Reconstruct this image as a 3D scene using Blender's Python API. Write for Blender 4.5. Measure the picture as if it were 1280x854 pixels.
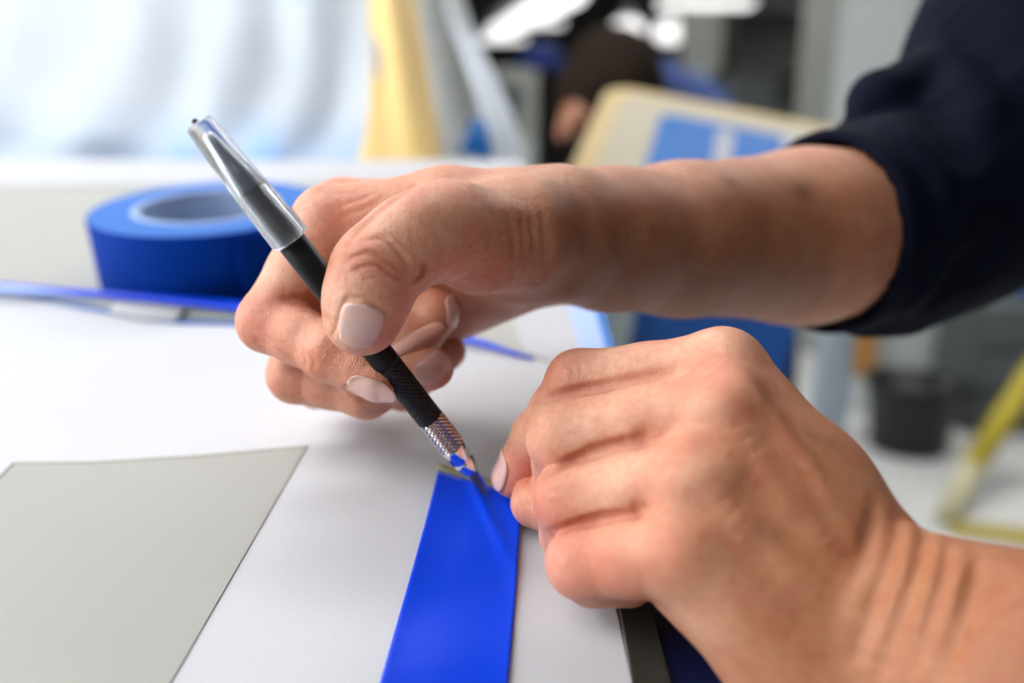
import bpy, bmesh, math, random
import numpy as np
from mathutils import Vector, Matrix

random.seed(7)
RNG = np.random.default_rng(7)
sc = bpy.context.scene
col = sc.collection
for o in list(bpy.data.objects):
    bpy.data.objects.remove(o)

# ------------------------------------------------------------------ camera
FPX = 1000.0                       # focal length in pixels of the 1280 px frame
PITCH = math.radians(14.0)         # camera looks 14 degrees down
TILT = math.radians(10.0)          # the work surface itself slopes 10 degrees towards the camera
CAM_H = 1.06                       # camera height above the hall floor
HCAM = 151.5                       # camera distance (mm) from the plane of the work surface
cam_data = bpy.data.cameras.new('camera')
cam = bpy.data.objects.new('camera', cam_data)
col.objects.link(cam)
cam_data.sensor_width = 36.0
cam_data.lens = 36.0 * FPX / 1280.0
cam_data.clip_start = 0.01
cam_data.clip_end = 100.0
cam.location = (0, 0, CAM_H)
cam.rotation_euler = (math.pi / 2 - PITCH, 0, 0)
cam_data.dof.use_dof = True
cam_data.dof.focus_distance = 0.222
cam_data.dof.aperture_fstop = 4.1
sc.camera = cam

# ------------------------------------------------------------------ world, exposure
sc.view_settings.view_transform = 'Standard'
sc.view_settings.look = 'None'
sc.view_settings.exposure = 0.40
sc.view_settings.gamma = 1.0
sc.view_settings.use_curve_mapping = False
world = bpy.data.worlds.new('hall_ambient')
sc.world = world
world.use_nodes = True
world.node_tree.nodes['Background'].inputs[0].default_value = (0.80, 0.88, 1.0, 1)
world.node_tree.nodes['Background'].inputs[1].default_value = 0.07
LAMP = 13.0                        # radiance of the fluorescent diffusers

# ------------------------------------------------------------------ coordinate helpers
R_ = np.array([1.0, 0, 0])
F_ = np.array([0, math.cos(PITCH), -math.sin(PITCH)])
U_ = np.array([0, math.sin(PITCH), math.cos(PITCH)])
C_ = np.array([0, 0, CAM_H])
def P(px, py, d):
    """photo pixel + depth (mm) -> point in mm, axes right / down / forward of the viewpoint"""
    return np.array([(px - 640) / FPX * d, (py - 427) / FPX * d, d], float)
def W(v):
    """mm in the view axes -> world metres"""
    v = np.asarray(v, float) * 0.001
    return C_ + v[..., 0:1] * R_ - v[..., 1:2] * U_ + v[..., 2:3] * F_ if v.ndim > 1 else C_ + v[0] * R_ - v[1] * U_ + v[2] * F_
PT = PITCH + TILT
TN = np.array([0, -math.cos(PT), -math.sin(PT)])       # work surface normal in view axes
TE = np.array([1.0, 0, 0])
TY = np.array([0, -math.sin(PT), math.cos(PT)])
TO = TN * -HCAM                                       # foot of the perpendicular from the camera
def Tb(px, py, h=0.0):
    """pixel -> point on the work surface raised by h mm (view axes, mm)"""
    ray = np.array([(px - 640) / FPX, (py - 427) / FPX, 1.0])
    d = (h - HCAM) / ray.dot(TN)
    return ray * d
def T2(u, v, h=0.0):
    """work-surface coordinates (mm) -> view axes"""
    return TO + u * TE + v * TY + h * TN
def uv(px, py, h=0.0):
    q = Tb(px, py, h) - TO
    return q.dot(TE), q.dot(TY)
def WP(px, py, d):
    return W(P(px, py, d))

# ------------------------------------------------------------------ materials
MATS = {}
def mat(name, color, rough=0.5, metal=0.0, spec=0.5, coat=0.0, var=0.0, vscale=30.0, bump=0.0, bscale=200.0,
        emit=0.0, trans=0.0, ior=1.45, alpha=1.0, sss=0.0):
    m = bpy.data.materials.new(name); m.use_nodes = True
    nt = m.node_tree; b = nt.nodes['Principled BSDF']
    c = (*color, 1)
    b.inputs['Base Color'].default_value = c
    b.inputs['Roughness'].default_value = rough
    b.inputs['Metallic'].default_value = metal
    b.inputs['Specular IOR Level'].default_value = spec
    b.inputs['Coat Weight'].default_value = coat
    b.inputs['Transmission Weight'].default_value = trans
    b.inputs['IOR'].default_value = ior
    b.inputs['Alpha'].default_value = alpha
    if emit:
        b.inputs['Emission Color'].default_value = c
        b.inputs['Emission Strength'].default_value = emit
    if sss:
        b.inputs['Subsurface Weight'].default_value = sss
        b.inputs['Subsurface Radius'].default_value = (1, .5, .3)
        b.inputs['Subsurface Scale'].default_value = 0.002
    tc = nt.nodes.new('ShaderNodeTexCoord')
    if var:
        n = nt.nodes.new('ShaderNodeTexNoise'); n.inputs['Scale'].default_value = vscale
        n.inputs['Detail'].default_value = 5
        nt.links.new(tc.outputs['Object'], n.inputs['Vector'])
        r = nt.nodes.new('ShaderNodeMix'); r.data_type = 'RGBA'
        nt.links.new(n.outputs['Fac'], r.inputs['Factor'])
        r.inputs['A'].default_value = tuple(max(0, x * (1 - var)) for x in color) + (1,)
        r.inputs['B'].default_value = tuple(min(1, x * (1 + var)) for x in color) + (1,)
        nt.links.new(r.outputs['Result'], b.inputs['Base Color'])
        if emit: nt.links.new(r.outputs['Result'], b.inputs['Emission Color'])
    if bump:
        n = nt.nodes.new('ShaderNodeTexNoise'); n.inputs['Scale'].default_value = bscale
        nt.links.new(tc.outputs['Object'], n.inputs['Vector'])
        bp = nt.nodes.new('ShaderNodeBump'); bp.inputs['Strength'].default_value = bump
        bp.inputs['Distance'].default_value = 0.0006
        nt.links.new(n.outputs['Fac'], bp.inputs['Height'])
        nt.links.new(bp.outputs['Normal'], b.inputs['Normal'])
    MATS[name] = m
    return m

def skin_material(name, gain=1.0, bump=0.6):
    m = bpy.data.materials.new(name); m.use_nodes = True
    nt = m.node_tree; b = nt.nodes['Principled BSDF']; L = nt.links
    tc = nt.nodes.new('ShaderNodeTexCoord')
    at = nt.nodes.new('ShaderNodeAttribute'); at.attribute_name = 'Col'
    n1 = nt.nodes.new('ShaderNodeTexNoise'); n1.inputs['Scale'].default_value = 110; n1.inputs['Detail'].default_value = 4
    L.new(tc.outputs['Object'], n1.inputs['Vector'])
    rp = nt.nodes.new('ShaderNodeValToRGB')
    rp.color_ramp.elements[0].position = 0.32; rp.color_ramp.elements[0].color = (0.93 * gain, 0.78 * gain, 0.74 * gain, 1)
    rp.color_ramp.elements[1].position = 0.68; rp.color_ramp.elements[1].color = (1.04 * gain, 1.06 * gain, 1.06 * gain, 1)
    L.new(n1.outputs['Fac'], rp.inputs['Fac'])
    mx = nt.nodes.new('ShaderNodeMix'); mx.data_type = 'RGBA'; mx.blend_type = 'MULTIPLY'; mx.inputs['Factor'].default_value = 1
    L.new(at.outputs['Color'], mx.inputs['A']); L.new(rp.outputs['Color'], mx.inputs['B'])
    n3 = nt.nodes.new('ShaderNodeTexNoise'); n3.inputs['Scale'].default_value = 520; n3.inputs['Detail'].default_value = 3
    L.new(tc.outputs['Object'], n3.inputs['Vector'])
    r3 = nt.nodes.new('ShaderNodeValToRGB')
    r3.color_ramp.elements[0].position = 0.35; r3.color_ramp.elements[0].color = (0.94, 0.86, 0.84, 1)
    r3.color_ramp.elements[1].position = 0.6; r3.color_ramp.elements[1].color = (1, 1, 1, 1)
    L.new(n3.outputs['Fac'], r3.inputs['Fac'])
    m2 = nt.nodes.new('ShaderNodeMix'); m2.data_type = 'RGBA'; m2.blend_type = 'MULTIPLY'; m2.inputs['Factor'].default_value = 1
    L.new(mx.outputs['Result'], m2.inputs['A']); L.new(r3.outputs['Color'], m2.inputs['B'])
    L.new(m2.outputs['Result'], b.inputs['Base Color'])
    b.inputs['Roughness'].default_value = 0.41
    b.inputs['Specular IOR Level'].default_value = 0.4
    b.inputs['Subsurface Weight'].default_value = 0.22
    b.inputs['Subsurface Radius'].default_value = (1.0, 0.36, 0.2)
    b.inputs['Subsurface Scale'].default_value = 0.0022
    v = nt.nodes.new('ShaderNodeTexVoronoi'); v.inputs['Scale'].default_value = 1250; v.feature = 'DISTANCE_TO_EDGE'
    nw = nt.nodes.new('ShaderNodeTexNoise'); nw.inputs['Scale'].default_value = 300; nw.inputs['Detail'].default_value = 4
    L.new(tc.outputs['Object'], v.inputs['Vector']); L.new(tc.outputs['Object'], nw.inputs['Vector'])
    ad = nt.nodes.new('ShaderNodeMath'); ad.operation = 'MULTIPLY_ADD'; ad.inputs[1].default_value = 1.2
    L.new(v.outputs['Distance'], ad.inputs[0]); L.new(nw.outputs['Fac'], ad.inputs[2])
    bp = nt.nodes.new('ShaderNodeBump'); bp.inputs['Strength'].default_value = bump; bp.inputs['Distance'].default_value = 0.00045
    L.new(ad.outputs['Value'], bp.inputs['Height']); L.new(bp.outputs['Normal'], b.inputs['Normal'])
    return m

# ------------------------------------------------------------------ object helpers
def tag(o, label=None, cat=None, group=None, kind=None):
    if label: o['label'] = label
    if cat: o['category'] = cat
    if group: o['group'] = group
    if kind: o['kind'] = kind
    return o
def root_loc(o):
    while o.parent: o = o.parent
    return np.array(o.location)
def empty(name, loc, label, cat, group=None):
    o = bpy.data.objects.new(name, None); col.objects.link(o)
    o.location = tuple(loc); o.empty_display_size = 0.02
    return tag(o, label, cat, group)
def mesh(name, verts, faces, m, parent=None, smooth=True, tags=None):
    """verts in world metres; parts are stored relative to their thing"""
    verts = np.asarray(verts, float)
    if parent is None:
        base = np.array([verts[:, 0].mean(), verts[:, 1].mean(), verts[:, 2].min()])
    else:
        base = root_loc(parent)
    me = bpy.data.meshes.new(name)
    me.from_pydata((verts - base).tolist(), [], [tuple(int(i) for i in f) for f in faces])
    me.update()
    if smooth:
        me.polygons.foreach_set('use_smooth', [True] * len(me.polygons))
    o = bpy.data.objects.new(name, me); col.objects.link(o)
    if m: me.materials.append(m)
    if parent is None: o.location = tuple(base)
    else: o.parent = parent
    if tags: tag(o, *tags)
    return o
def fix_normals(o):
    bm = bmesh.new(); bm.from_mesh(o.data); bmesh.ops.recalc_face_normals(bm, faces=bm.faces); bm.to_mesh(o.data); bm.free()
    return o
def bevel(o, w, seg=2, ang=40):
    md = o.modifiers.new('bevel', 'BEVEL'); md.width = w; md.segments = seg; md.limit_method = 'ANGLE'; md.angle_limit = math.radians(ang)
    return o
def solidify(o, t, off=-1):
    md = o.modifiers.new('solid', 'SOLIDIFY'); md.thickness = t; md.offset = off
    return o
BOXF = [(0, 3, 2, 1), (4, 5, 6, 7), (0, 1, 5, 4), (1, 2, 6, 5), (2, 3, 7, 6), (3, 0, 4, 7)]
def box(name, c, size, m, parent=None, rz=0.0, rx=0.0, bev=0.0, tags=None, ry=0.0):
    s = np.array(size) / 2
    v = np.array([[-1, -1, -1], [1, -1, -1], [1, 1, -1], [-1, 1, -1], [-1, -1, 1], [1, -1, 1], [1, 1, 1], [-1, 1, 1]]) * s
    Rm = np.array((Matrix.Rotation(rz, 3, 'Z') @ Matrix.Rotation(rx, 3, 'X') @ Matrix.Rotation(ry, 3, 'Y')))
    o = mesh(name, v @ Rm.T + np.array(c), BOXF, m, parent, smooth=False, tags=tags)
    if bev: bevel(o, bev)
    return o
def frame_of(ax):
    ax = ax / np.linalg.norm(ax)
    t = np.array([0, 0, 1.0]) if abs(ax[2]) < 0.9 else np.array([1.0, 0, 0])
    a = np.cross(ax, t); a /= np.linalg.norm(a)
    return ax, a, np.cross(ax, a)
def lathe_geo(org, ax, prof, n=48, rad=None, closed=False):
    """prof: list of (s, r) along ax from org; rad(s, r, angle)->r"""
    ax, a, b = frame_of(np.asarray(ax, float))
    V = []; Fc = []
    for s, r in prof:
        for k in range(n):
            th = 2 * math.pi * k / n
            rr = rad(s, r, th) if rad else r
            V.append(org + ax * s + (a * math.cos(th) + b * math.sin(th)) * rr)
    m = len(prof)
    for i in range(m - 1 if not closed else m):
        for k in range(n):
            k2 = (k + 1) % n; i2 = (i + 1) % m
            Fc.append((i * n + k, i * n + k2, i2 * n + k2, i2 * n + k))
    if not closed:
        if prof[0][1] > 1e-6: Fc.append(tuple(range(n))[::-1])
        if prof[-1][1] > 1e-6: Fc.append(tuple(range((m - 1) * n, m * n)))
    return np.array(V), Fc
def prism(name, pts2, h0, h1, m, parent=None, tags=None):
    """polygon given in work-surface coordinates, extruded from h0 to h1 mm"""
    n = len(pts2)
    V = [W(T2(u, v, h0)) for u, v in pts2] + [W(T2(u, v, h1)) for u, v in pts2]
    Fc = [tuple(range(n))[::-1], tuple(range(n, 2 * n))] + [(i, (i + 1) % n, n + (i + 1) % n, n + i) for i in range(n)]
    o = mesh(name, V, Fc, m, parent, smooth=False, tags=tags)
    return fix_normals(o)
def pxpoly(pts):
    return [uv(*p) for p in pts]
def tube_geo(pts, r, n=10):
    pts = [np.asarray(p, float) for p in pts]
    V = []; Fc = []
    for i, p in enumerate(pts):
        t = pts[min(i + 1, len(pts) - 1)] - pts[max(i - 1, 0)]
        _, a, b = frame_of(t)
        rr = r[i] if hasattr(r, '__len__') else r
        for k in range(n):
            th = 2 * math.pi * k / n
            V.append(p + (a * math.cos(th) + b * math.sin(th)) * rr)
    for i in range(len(pts) - 1):
        for k in range(n):
            Fc.append((i * n + k, i * n + (k + 1) % n, (i + 1) * n + (k + 1) % n, (i + 1) * n + k))
    Fc.append(tuple(range(n))[::-1]); Fc.append(tuple(range((len(pts) - 1) * n, len(pts) * n)))
    return np.array(V), Fc
def grid_faces(nu, nv):
    return [(i * nv + j, (i + 1) * nv + j, (i + 1) * nv + j + 1, i * nv + j + 1) for i in range(nu - 1) for j in range(nv - 1)]

# ------------------------------------------------------------------ signed-distance sculpting (hands, arms, cloth, people)
class Field:
    def __init__(self, xs, ys, zs):
        self.ax = [np.asarray(a, np.float32) for a in (xs, ys, zs)]
        self.D = np.full([len(a) for a in self.ax], 1e3, np.float32)
    def sl(self, lo, hi):
        return tuple(slice(max(0, int(np.searchsorted(a, l)) - 1), min(len(a), int(np.searchsorted(a, h)) + 1)) for a, l, h in zip(self.ax, lo, hi))
    def pts(self, s):
        return (self.ax[0][s[0]][:, None, None], self.ax[1][s[1]][None, :, None], self.ax[2][s[2]][None, None, :])
    @staticmethod
    def cone(p, a, ra, b, rb, flat=None):
        a = np.asarray(a, np.float32); b = np.asarray(b, np.float32)
        X, Y, Z = p[0] - a[0], p[1] - a[1], p[2] - a[2]
        ba = b - a
        if flat is not None:
            n, s = np.asarray(flat[0], np.float32), np.float32(flat[1] - 1)
            q = X * n[0] + Y * n[1] + Z * n[2]
            X, Y, Z = X + s * q * n[0], Y + s * q * n[1], Z + s * q * n[2]
            qb = ba.dot(n); ba = ba + s * qb * n
        l2 = max(float(ba.dot(ba)), 1e-6)
        t = np.clip((X * ba[0] + Y * ba[1] + Z * ba[2]) / np.float32(l2), 0, 1)
        dx, dy, dz = X - t * ba[0], Y - t * ba[1], Z - t * ba[2]
        return np.sqrt(dx * dx + dy * dy + dz * dz) - (np.float32(ra) + np.float32(rb - ra) * t)
    @staticmethod
    def smin(a, b, k):
        h = np.maximum(k - np.abs(a - b), 0)
        return np.minimum(a, b) - h * h / (4 * k)
    def group(self, cones, kin, kout, at=None, pad=9.0):
        """cones: list of (a, ra, b, rb[, flat]); kout number or (k_far, k_near, centre, radius)"""
        lo = np.min([np.minimum(c[0] - c[1], c[2] - c[3]) for c in cones], 0) - pad
        hi = np.max([np.maximum(c[0] + c[1], c[2] + c[3]) for c in cones], 0) + pad
        s = self.sl(lo, hi)
        p = self.pts(s)
        G = np.full([x.stop - x.start for x in s], 1e3, np.float32)
        for c in cones:
            lo2 = np.minimum(c[0] - c[1], c[2] - c[3]) - pad; hi2 = np.maximum(c[0] + c[1], c[2] + c[3]) + pad
            s2 = self.sl(lo2, hi2)
            loc = tuple(slice(y.start - x.start, y.stop - x.start) for x, y in zip(s, s2))
            d = self.cone(self.pts(s2), c[0], c[1], c[2], c[3], c[4] if len(c) > 4 else None)
            G[loc] = self.smin(G[loc], d, np.float32(kin))
        if isinstance(kout, tuple):
            k0, k1, cc, rr = kout
            r2 = (p[0] - np.float32(cc[0])) ** 2 + (p[1] - np.float32(cc[1])) ** 2 + (p[2] - np.float32(cc[2])) ** 2
            k = np.float32(k0) + np.float32(k1 - k0) * np.exp(-r2 / np.float32(rr * rr))
        else:
            k = np.float32(kout)
        self.D[s] = self.smin(self.D[s], G, k)
    def sample(self, q):
        """trilinear sample of D at points (N,3)"""
        idx = []; fr = []
        for a, c in zip(self.ax, np.asarray(q).T):
            f = np.interp(c, a, np.arange(len(a)))
            i = np.clip(f.astype(int), 0, len(a) - 2); idx.append(i); fr.append(f - i)
        out = 0
        for dx in (0, 1):
            for dy in (0, 1):
                for dz in (0, 1):
                    w = (fr[0] if dx else 1 - fr[0]) * (fr[1] if dy else 1 - fr[1]) * (fr[2] if dz else 1 - fr[2])
                    out = out + w * self.D[idx[0] + dx, idx[1] + dy, idx[2] + dz]
        return out
    def surf(self, px, py, d0=120, d1=420):
        ds = np.arange(d0, d1, 0.4)
        q = np.stack([(px - 640) / FPX * ds, (py - 427) / FPX * ds, ds], 1)
        ok = np.ones(len(ds), bool)
        for i, a in enumerate(self.ax): ok &= (q[:, i] > a[0]) & (q[:, i] < a[-1])
        v = np.where(ok, self.sample(q), 1e3)
        i = np.argmax(v < 0)
        if v[i] >= 0:
            i = int(np.argmin(v))
        return q[i]
    def normal(self, q, e=0.8):
        q = np.asarray(q, float)
        g = np.array([self.sample((q + e * np.eye(3)[i])[None])[0] - self.sample((q - e * np.eye(3)[i])[None])[0] for i in range(3)])
        return g / (np.linalg.norm(g) + 1e-9)
    def line(self, pxs, amp, w, n=14, taper=True):
        """groove (amp > 0) or ridge (amp < 0) along a pixel polyline laid on the surface"""
        pts = catmull([np.array(p, float) for p in pxs], n)
        q = [self.surf(*p) for p in pts]
        # drop jumps
        segs = [(a, b, i) for i, (a, b) in enumerate(zip(q[:-1], q[1:])) if np.linalg.norm(a - b) < 9]
        if not segs: return
        allp = np.array([s[0] for s in segs] + [s[1] for s in segs])
        s = self.sl(allp.min(0) - 3 * w, allp.max(0) + 3 * w)
        p = self.pts(s)
        best = np.full([x.stop - x.start for x in s], 1e3, np.float32); A = np.zeros_like(best)
        N = len(q) - 1
        for a, b, i in segs:
            lo = np.minimum(a, b) - 3 * w; hi = np.maximum(a, b) + 3 * w
            s2 = self.sl(lo, hi); loc = tuple(slice(y.start - x.start, y.stop - x.start) for x, y in zip(s, s2))
            d = self.cone(self.pts(s2), a, 0, b, 0)
            t = (i + 0.5) / N
            am = amp * (min(1, 3.2 * t, 3.2 * (1 - t)) if taper else 1)
            cur = best[loc]; m_ = d < cur
            cur[m_] = d[m_]; best[loc] = cur
            ca = A[loc]; ca[m_] = am; A[loc] = ca
        self.D[s] += A * np.exp(-(best / np.float32(w)) ** 2)
    def blob(self, px, py, amp, w):
        c = self.surf(px, py)
        s = self.sl(c - 3 * w, c + 3 * w); p = self.pts(s)
        r2 = (p[0] - np.float32(c[0])) ** 2 + (p[1] - np.float32(c[1])) ** 2 + (p[2] - np.float32(c[2])) ** 2
        self.D[s] += np.float32(amp) * np.exp(-r2 / np.float32(w * w))
    def nets(self):
        D = self.D; S = D < 0
        c = S[:-1, :-1, :-1].astype(np.int8)
        for dx, dy, dz in [(1, 0, 0), (0, 1, 0), (0, 0, 1), (1, 1, 0), (1, 0, 1), (0, 1, 1), (1, 1, 1)]:
            c += S[dx:D.shape[0] - 1 + dx, dy:D.shape[1] - 1 + dy, dz:D.shape[2] - 1 + dz]
        act = (c > 0) & (c < 8)
        I, J, K = np.nonzero(act)
        ids = np.full(act.shape, -1, np.int32); ids[I, J, K] = np.arange(len(I))
        corner = [(x, y, z) for x in (0, 1) for y in (0, 1) for z in (0, 1)]
        val = {q: D[I + q[0], J + q[1], K + q[2]] for q in corner}
        acc = np.zeros((len(I), 3)); cnt = np.zeros(len(I))
        for q in corner:
            for a in range(3):
                if q[a] == 0:
                    r = list(q); r[a] = 1; r = tuple(r)
                    v0, v1 = val[q], val[r]
                    m_ = (v0 < 0) != (v1 < 0)
                    t = np.where(m_, v0 / np.where(m_, v0 - v1, 1), 0)
                    p = np.tile(np.array(q, float), (len(I), 1)); p[:, a] = t
                    acc[m_] += p[m_]; cnt[m_] += 1
        acc /= cnt[:, None]
        base = np.stack([I, J, K], 1)
        V = np.empty((len(I), 3))
        for i in range(3):
            a = self.ax[i].astype(float)
            V[:, i] = a[base[:, i]] + acc[:, i] * (a[base[:, i] + 1] - a[base[:, i]])
        quads = []
        for a in range(3):
            b, cc = [(1, 2), (2, 0), (0, 1)][a]
            s0 = [slice(1, -1)] * 3; s1 = [slice(1, -1)] * 3
            s0[a] = slice(0, -1); s1[a] = slice(1, None)
            A, B = S[tuple(s0)], S[tuple(s1)]
            off = [1, 1, 1]; off[a] = 0
            for flip, mm in ((False, A & ~B), (True, ~A & B)):
                g = np.stack(np.nonzero(mm), 1) + off
                if not len(g): continue
                def cid(db, dc):
                    h = g.copy(); h[:, b] -= db; h[:, cc] -= dc
                    return ids[h[:, 0], h[:, 1], h[:, 2]]
                q = np.stack([cid(1, 1), cid(0, 1), cid(0, 0), cid(1, 0)], 1)
                if flip: q = q[:, ::-1]
                quads.append(q)
        Q = np.concatenate(quads)
        Q = Q[(Q >= 0).all(1)]
        return V, Q
def catmull(pts, n):
    pts = [np.asarray(p, float) for p in pts]
    if len(pts) == 2:
        return [pts[0] + (pts[1] - pts[0]) * t for t in np.linspace(0, 1, n)]
    q = [2 * pts[0] - pts[1]] + pts + [2 * pts[-1] - pts[-2]]
    out = []
    for t in np.linspace(0, len(pts) - 1 - 1e-6, n):
        i = int(t); f = t - i
        a, b, c, d = q[i:i + 4]
        out.append(0.5 * (2 * b + (c - a) * f + (2 * a - 5 * b + 4 * c - d) * f * f + (3 * b - a - 3 * c + d) * f ** 3))
    return out
def ring(px, py, d, r):
    return (P(px, py, d), r)
def chain(*rows):
    n = [(P(x, y, d), r) for x, y, d, r in rows]
    return [(n[i][0], n[i][1], n[i + 1][0], n[i + 1][1]) for i in range(len(n) - 1)]
def finger(*rows, thin=0.93):
    """joints -> cones, each phalanx slimmer in its middle"""
    n = [(P(x, y, d), r) for x, y, d, r in rows]
    out = []
    for i in range(len(n) - 1):
        (a, ra), (b, rb) = n[i], n[i + 1]
        m = (a + b) / 2; rm = (ra + rb) / 2 * thin
        out += [(a, ra, m, rm), (m, rm, b, rb)]
    return out
def axis(*parts):
    """axis((start, stop, step), ...)"""
    out = []
    for a, b, s in parts:
        out.append(np.arange(a, b, s))
    return np.concatenate(out)
def to_mesh(field, name, m, parent=None, tints=None, base=(0.5, 0.3, 0.2), decim=None):
    V, Q = field.nets()
    Wv = W(V)
    o = mesh(name, Wv, [], m, parent)
    me = o.data
    if len(Q):
        me.loops.add(Q.size); me.polygons.add(len(Q))
        me.loops.foreach_set('vertex_index', np.ascontiguousarray(Q[:, ::-1].reshape(-1)).astype(np.int32) if FLIP else np.ascontiguousarray(Q.reshape(-1)).astype(np.int32))
        me.polygons.foreach_set('loop_start', (np.arange(len(Q)) * 4).astype(np.int32))
        me.polygons.foreach_set('use_smooth', np.ones(len(Q), bool))
        me.update(calc_edges=True); me.validate()
    if tints is not None:
        C = np.tile(np.array(base, float), (len(V), 1))
        for c, rad, colr, st in tints:
            w = st * np.exp(-((V - c) ** 2).sum(1) / rad ** 2)[:, None]
            C = C * (1 - w) + np.array(colr) * w
        ca = me.color_attributes.new('Col', 'FLOAT_COLOR', 'POINT')
        ca.data.foreach_set('color', np.concatenate([C, np.ones((len(V), 1))], 1).astype(np.float32).reshape(-1))
    return o
FLIP = False
RES = 1.0

def nail_mesh(name, c, axis_, normal, L, Wd, m, parent, R=None, tipsharp=2.6, baser=2.4, lift=0.25, bend=0.06, thick=0.45, F=None, free=0.72):
    """curved nail plate, c = centre of its outer surface (view axes, mm)"""
    axis_ = np.asarray(axis_, float); normal = np.asarray(normal, float)
    axis_ = axis_ / np.linalg.norm(axis_)
    normal = normal - axis_ * normal.dot(axis_); normal /= np.linalg.norm(normal)
    side = np.cross(axis_, normal)
    R = R or Wd * 0.62
    th = math.asin(min(0.98, Wd / 2 / R))
    nu, nv = 13, 15
    V = []
    for i in range(nu):
        u = -1 + 2 * i / (nu - 1)
        for j in range(nv):
            v = -1 + 2 * j / (nv - 1)
            e = tipsharp if v > 0 else baser
            half = max(0.0, 1 - abs(v) ** (e * 1.6)) ** (1 / e)
            wv = max(half, 0.03)
            a = u * wv * th
            y = v * L / 2
            V.append(c + axis_ * y + side * math.sin(a) * R + normal * ((math.cos(a) - 1) * R + lift - bend * L * v * v))
    V = np.array(V)
    if F is not None:                      # lay the plate on the finger, only its free end stands out
        for _ in range(3):
            for i in range(nu):
                for j in range(nv):
                    k = i * nv + j; v = -1 + 2 * j / (nv - 1)
                    d = F.sample(V[k][None])[0]
                    n = F.normal(V[k], 1.5)
                    if d < lift or v < free:
                        V[k] = V[k] + n * np.clip(lift - d, -2.5, 2.5)
    o = mesh(name, W(V), grid_faces(nu, nv), m, parent)
    solidify(fix_normals(o), thick * 0.001, 0)
    return o

# ------------------------------------------------------------------ palette
mat('floor_epoxy', (0.72, 0.72, 0.70), 0.45, var=0.05, vscale=1.5)
mat('hall_wall', (0.15, 0.145, 0.125), 0.8, var=0.25, vscale=1.2)
mat('hall_ceiling', (0.03, 0.03, 0.032), 0.9, var=0.2, vscale=0.8)
mat('primer_grey', (0.345, 0.337, 0.305), 0.55, var=0.03, vscale=9, bump=0.08, bscale=900)
mat('film_grey', (0.335, 0.33, 0.302), 0.6, var=0.02, vscale=30, bump=0.10, bscale=700)
mat('sheet_white', (0.505, 0.505, 0.525), 0.62, var=0.015, vscale=15, bump=0.10, bscale=900)
mat('paper_white', (0.43, 0.43, 0.45), 0.7, var=0.03, vscale=8)
mat('olive_edge', (0.25, 0.235, 0.13), 0.6, var=0.1, vscale=200)
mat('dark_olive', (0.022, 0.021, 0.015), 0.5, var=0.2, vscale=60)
mat('tape_blue', (0.0, 0.045, 0.64), 0.36, spec=0.3, var=0.06, vscale=60, bump=0.10, bscale=300)
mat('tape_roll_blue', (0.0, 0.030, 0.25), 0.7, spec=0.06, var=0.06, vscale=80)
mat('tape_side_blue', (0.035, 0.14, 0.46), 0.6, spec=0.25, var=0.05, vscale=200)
mat('tape_core', (0.30, 0.39, 0.58), 0.6)
mat('tape_clear', (0.28, 0.29, 0.27), 0.25, var=0.05, vscale=40)
mat('tape_pale', (0.30, 0.42, 0.85), 0.4)
mat('handle_black', (0.006, 0.006, 0.007), 0.40, spec=0.25)
mat('knurl_black', (0.008, 0.008, 0.009), 0.42, spec=0.35)
mat('knurl_silver', (0.50, 0.455, 0.41), 0.20, metal=1.0)
mat('chrome', (0.80, 0.80, 0.82), 0.07, metal=1.0)
mat('blade_steel', (0.16, 0.165, 0.17), 0.38, metal=0.55)
mat('bore_dark', (0.06, 0.085, 0.13), 0.45)
mat('nail', (0.70, 0.43, 0.36), 0.24, coat=0.35, var=0.05, vscale=180, sss=0.15)
mat('nail_tip', (0.72, 0.55, 0.46), 0.28, coat=0.3)
mat('shirt_navy', (0.0014, 0.0024, 0.0095), 0.85, spec=0.12, var=0.15, vscale=60, bump=0.25, bscale=1500)
mat('wrap_white', (0.72, 0.77, 0.84), 0.38, var=0.06, vscale=5)
mat('wrap_blue', (0.40, 0.62, 0.86), 0.35, var=0.1, vscale=6)
mat('panel_yellow', (0.70, 0.48, 0.17), 0.6, var=0.10, vscale=7)
mat('panel_grey', (0.46, 0.47, 0.44), 0.55, var=0.12, vscale=9)
mat('tape_cyan', (0.0, 0.125, 0.44), 0.45, var=0.1, vscale=12)
mat('board_beige', (0.58, 0.43, 0.21), 0.6, var=0.08, vscale=12)
mat('board_cream', (0.47, 0.42, 0.31), 0.6, var=0.06, vscale=9)
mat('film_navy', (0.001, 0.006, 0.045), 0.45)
mat('bin_blue', (0.005, 0.10, 0.42), 0.45, var=0.1, vscale=9)
mat('frame_grey', (0.40, 0.46, 0.50), 0.5, var=0.05, vscale=9)
mat('hair_dark', (0.016, 0.0095, 0.006), 0.8, spec=0.1, var=0.3, vscale=60)
mat('shirt_blue', (0.03, 0.06, 0.20), 0.8, var=0.12, vscale=20)
mat('shirt_dark', (0.006, 0.010, 0.035), 0.8, var=0.12, vscale=20)
mat('cap_blue', (0.007, 0.022, 0.14), 0.7, var=0.1, vscale=30)
mat('post_grey', (0.30, 0.31, 0.28), 0.5, var=0.06, vscale=4)
mat('post_dark', (0.05, 0.052, 0.045), 0.6, var=0.15, vscale=4)
mat('cabinet_grey', (0.085, 0.095, 0.095), 0.55, var=0.1, vscale=4)
mat('cabinet_blue', (0.10, 0.13, 0.16), 0.5, var=0.1, vscale=4)
mat('carton_grey', (0.50, 0.53, 0.52), 0.6, var=0.06, vscale=6)
mat('bucket_black', (0.006, 0.007, 0.008), 0.45, var=0.2, vscale=15)
mat('yellow_paint', (0.48, 0.38, 0.03), 0.5, var=0.1, vscale=10)
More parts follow.
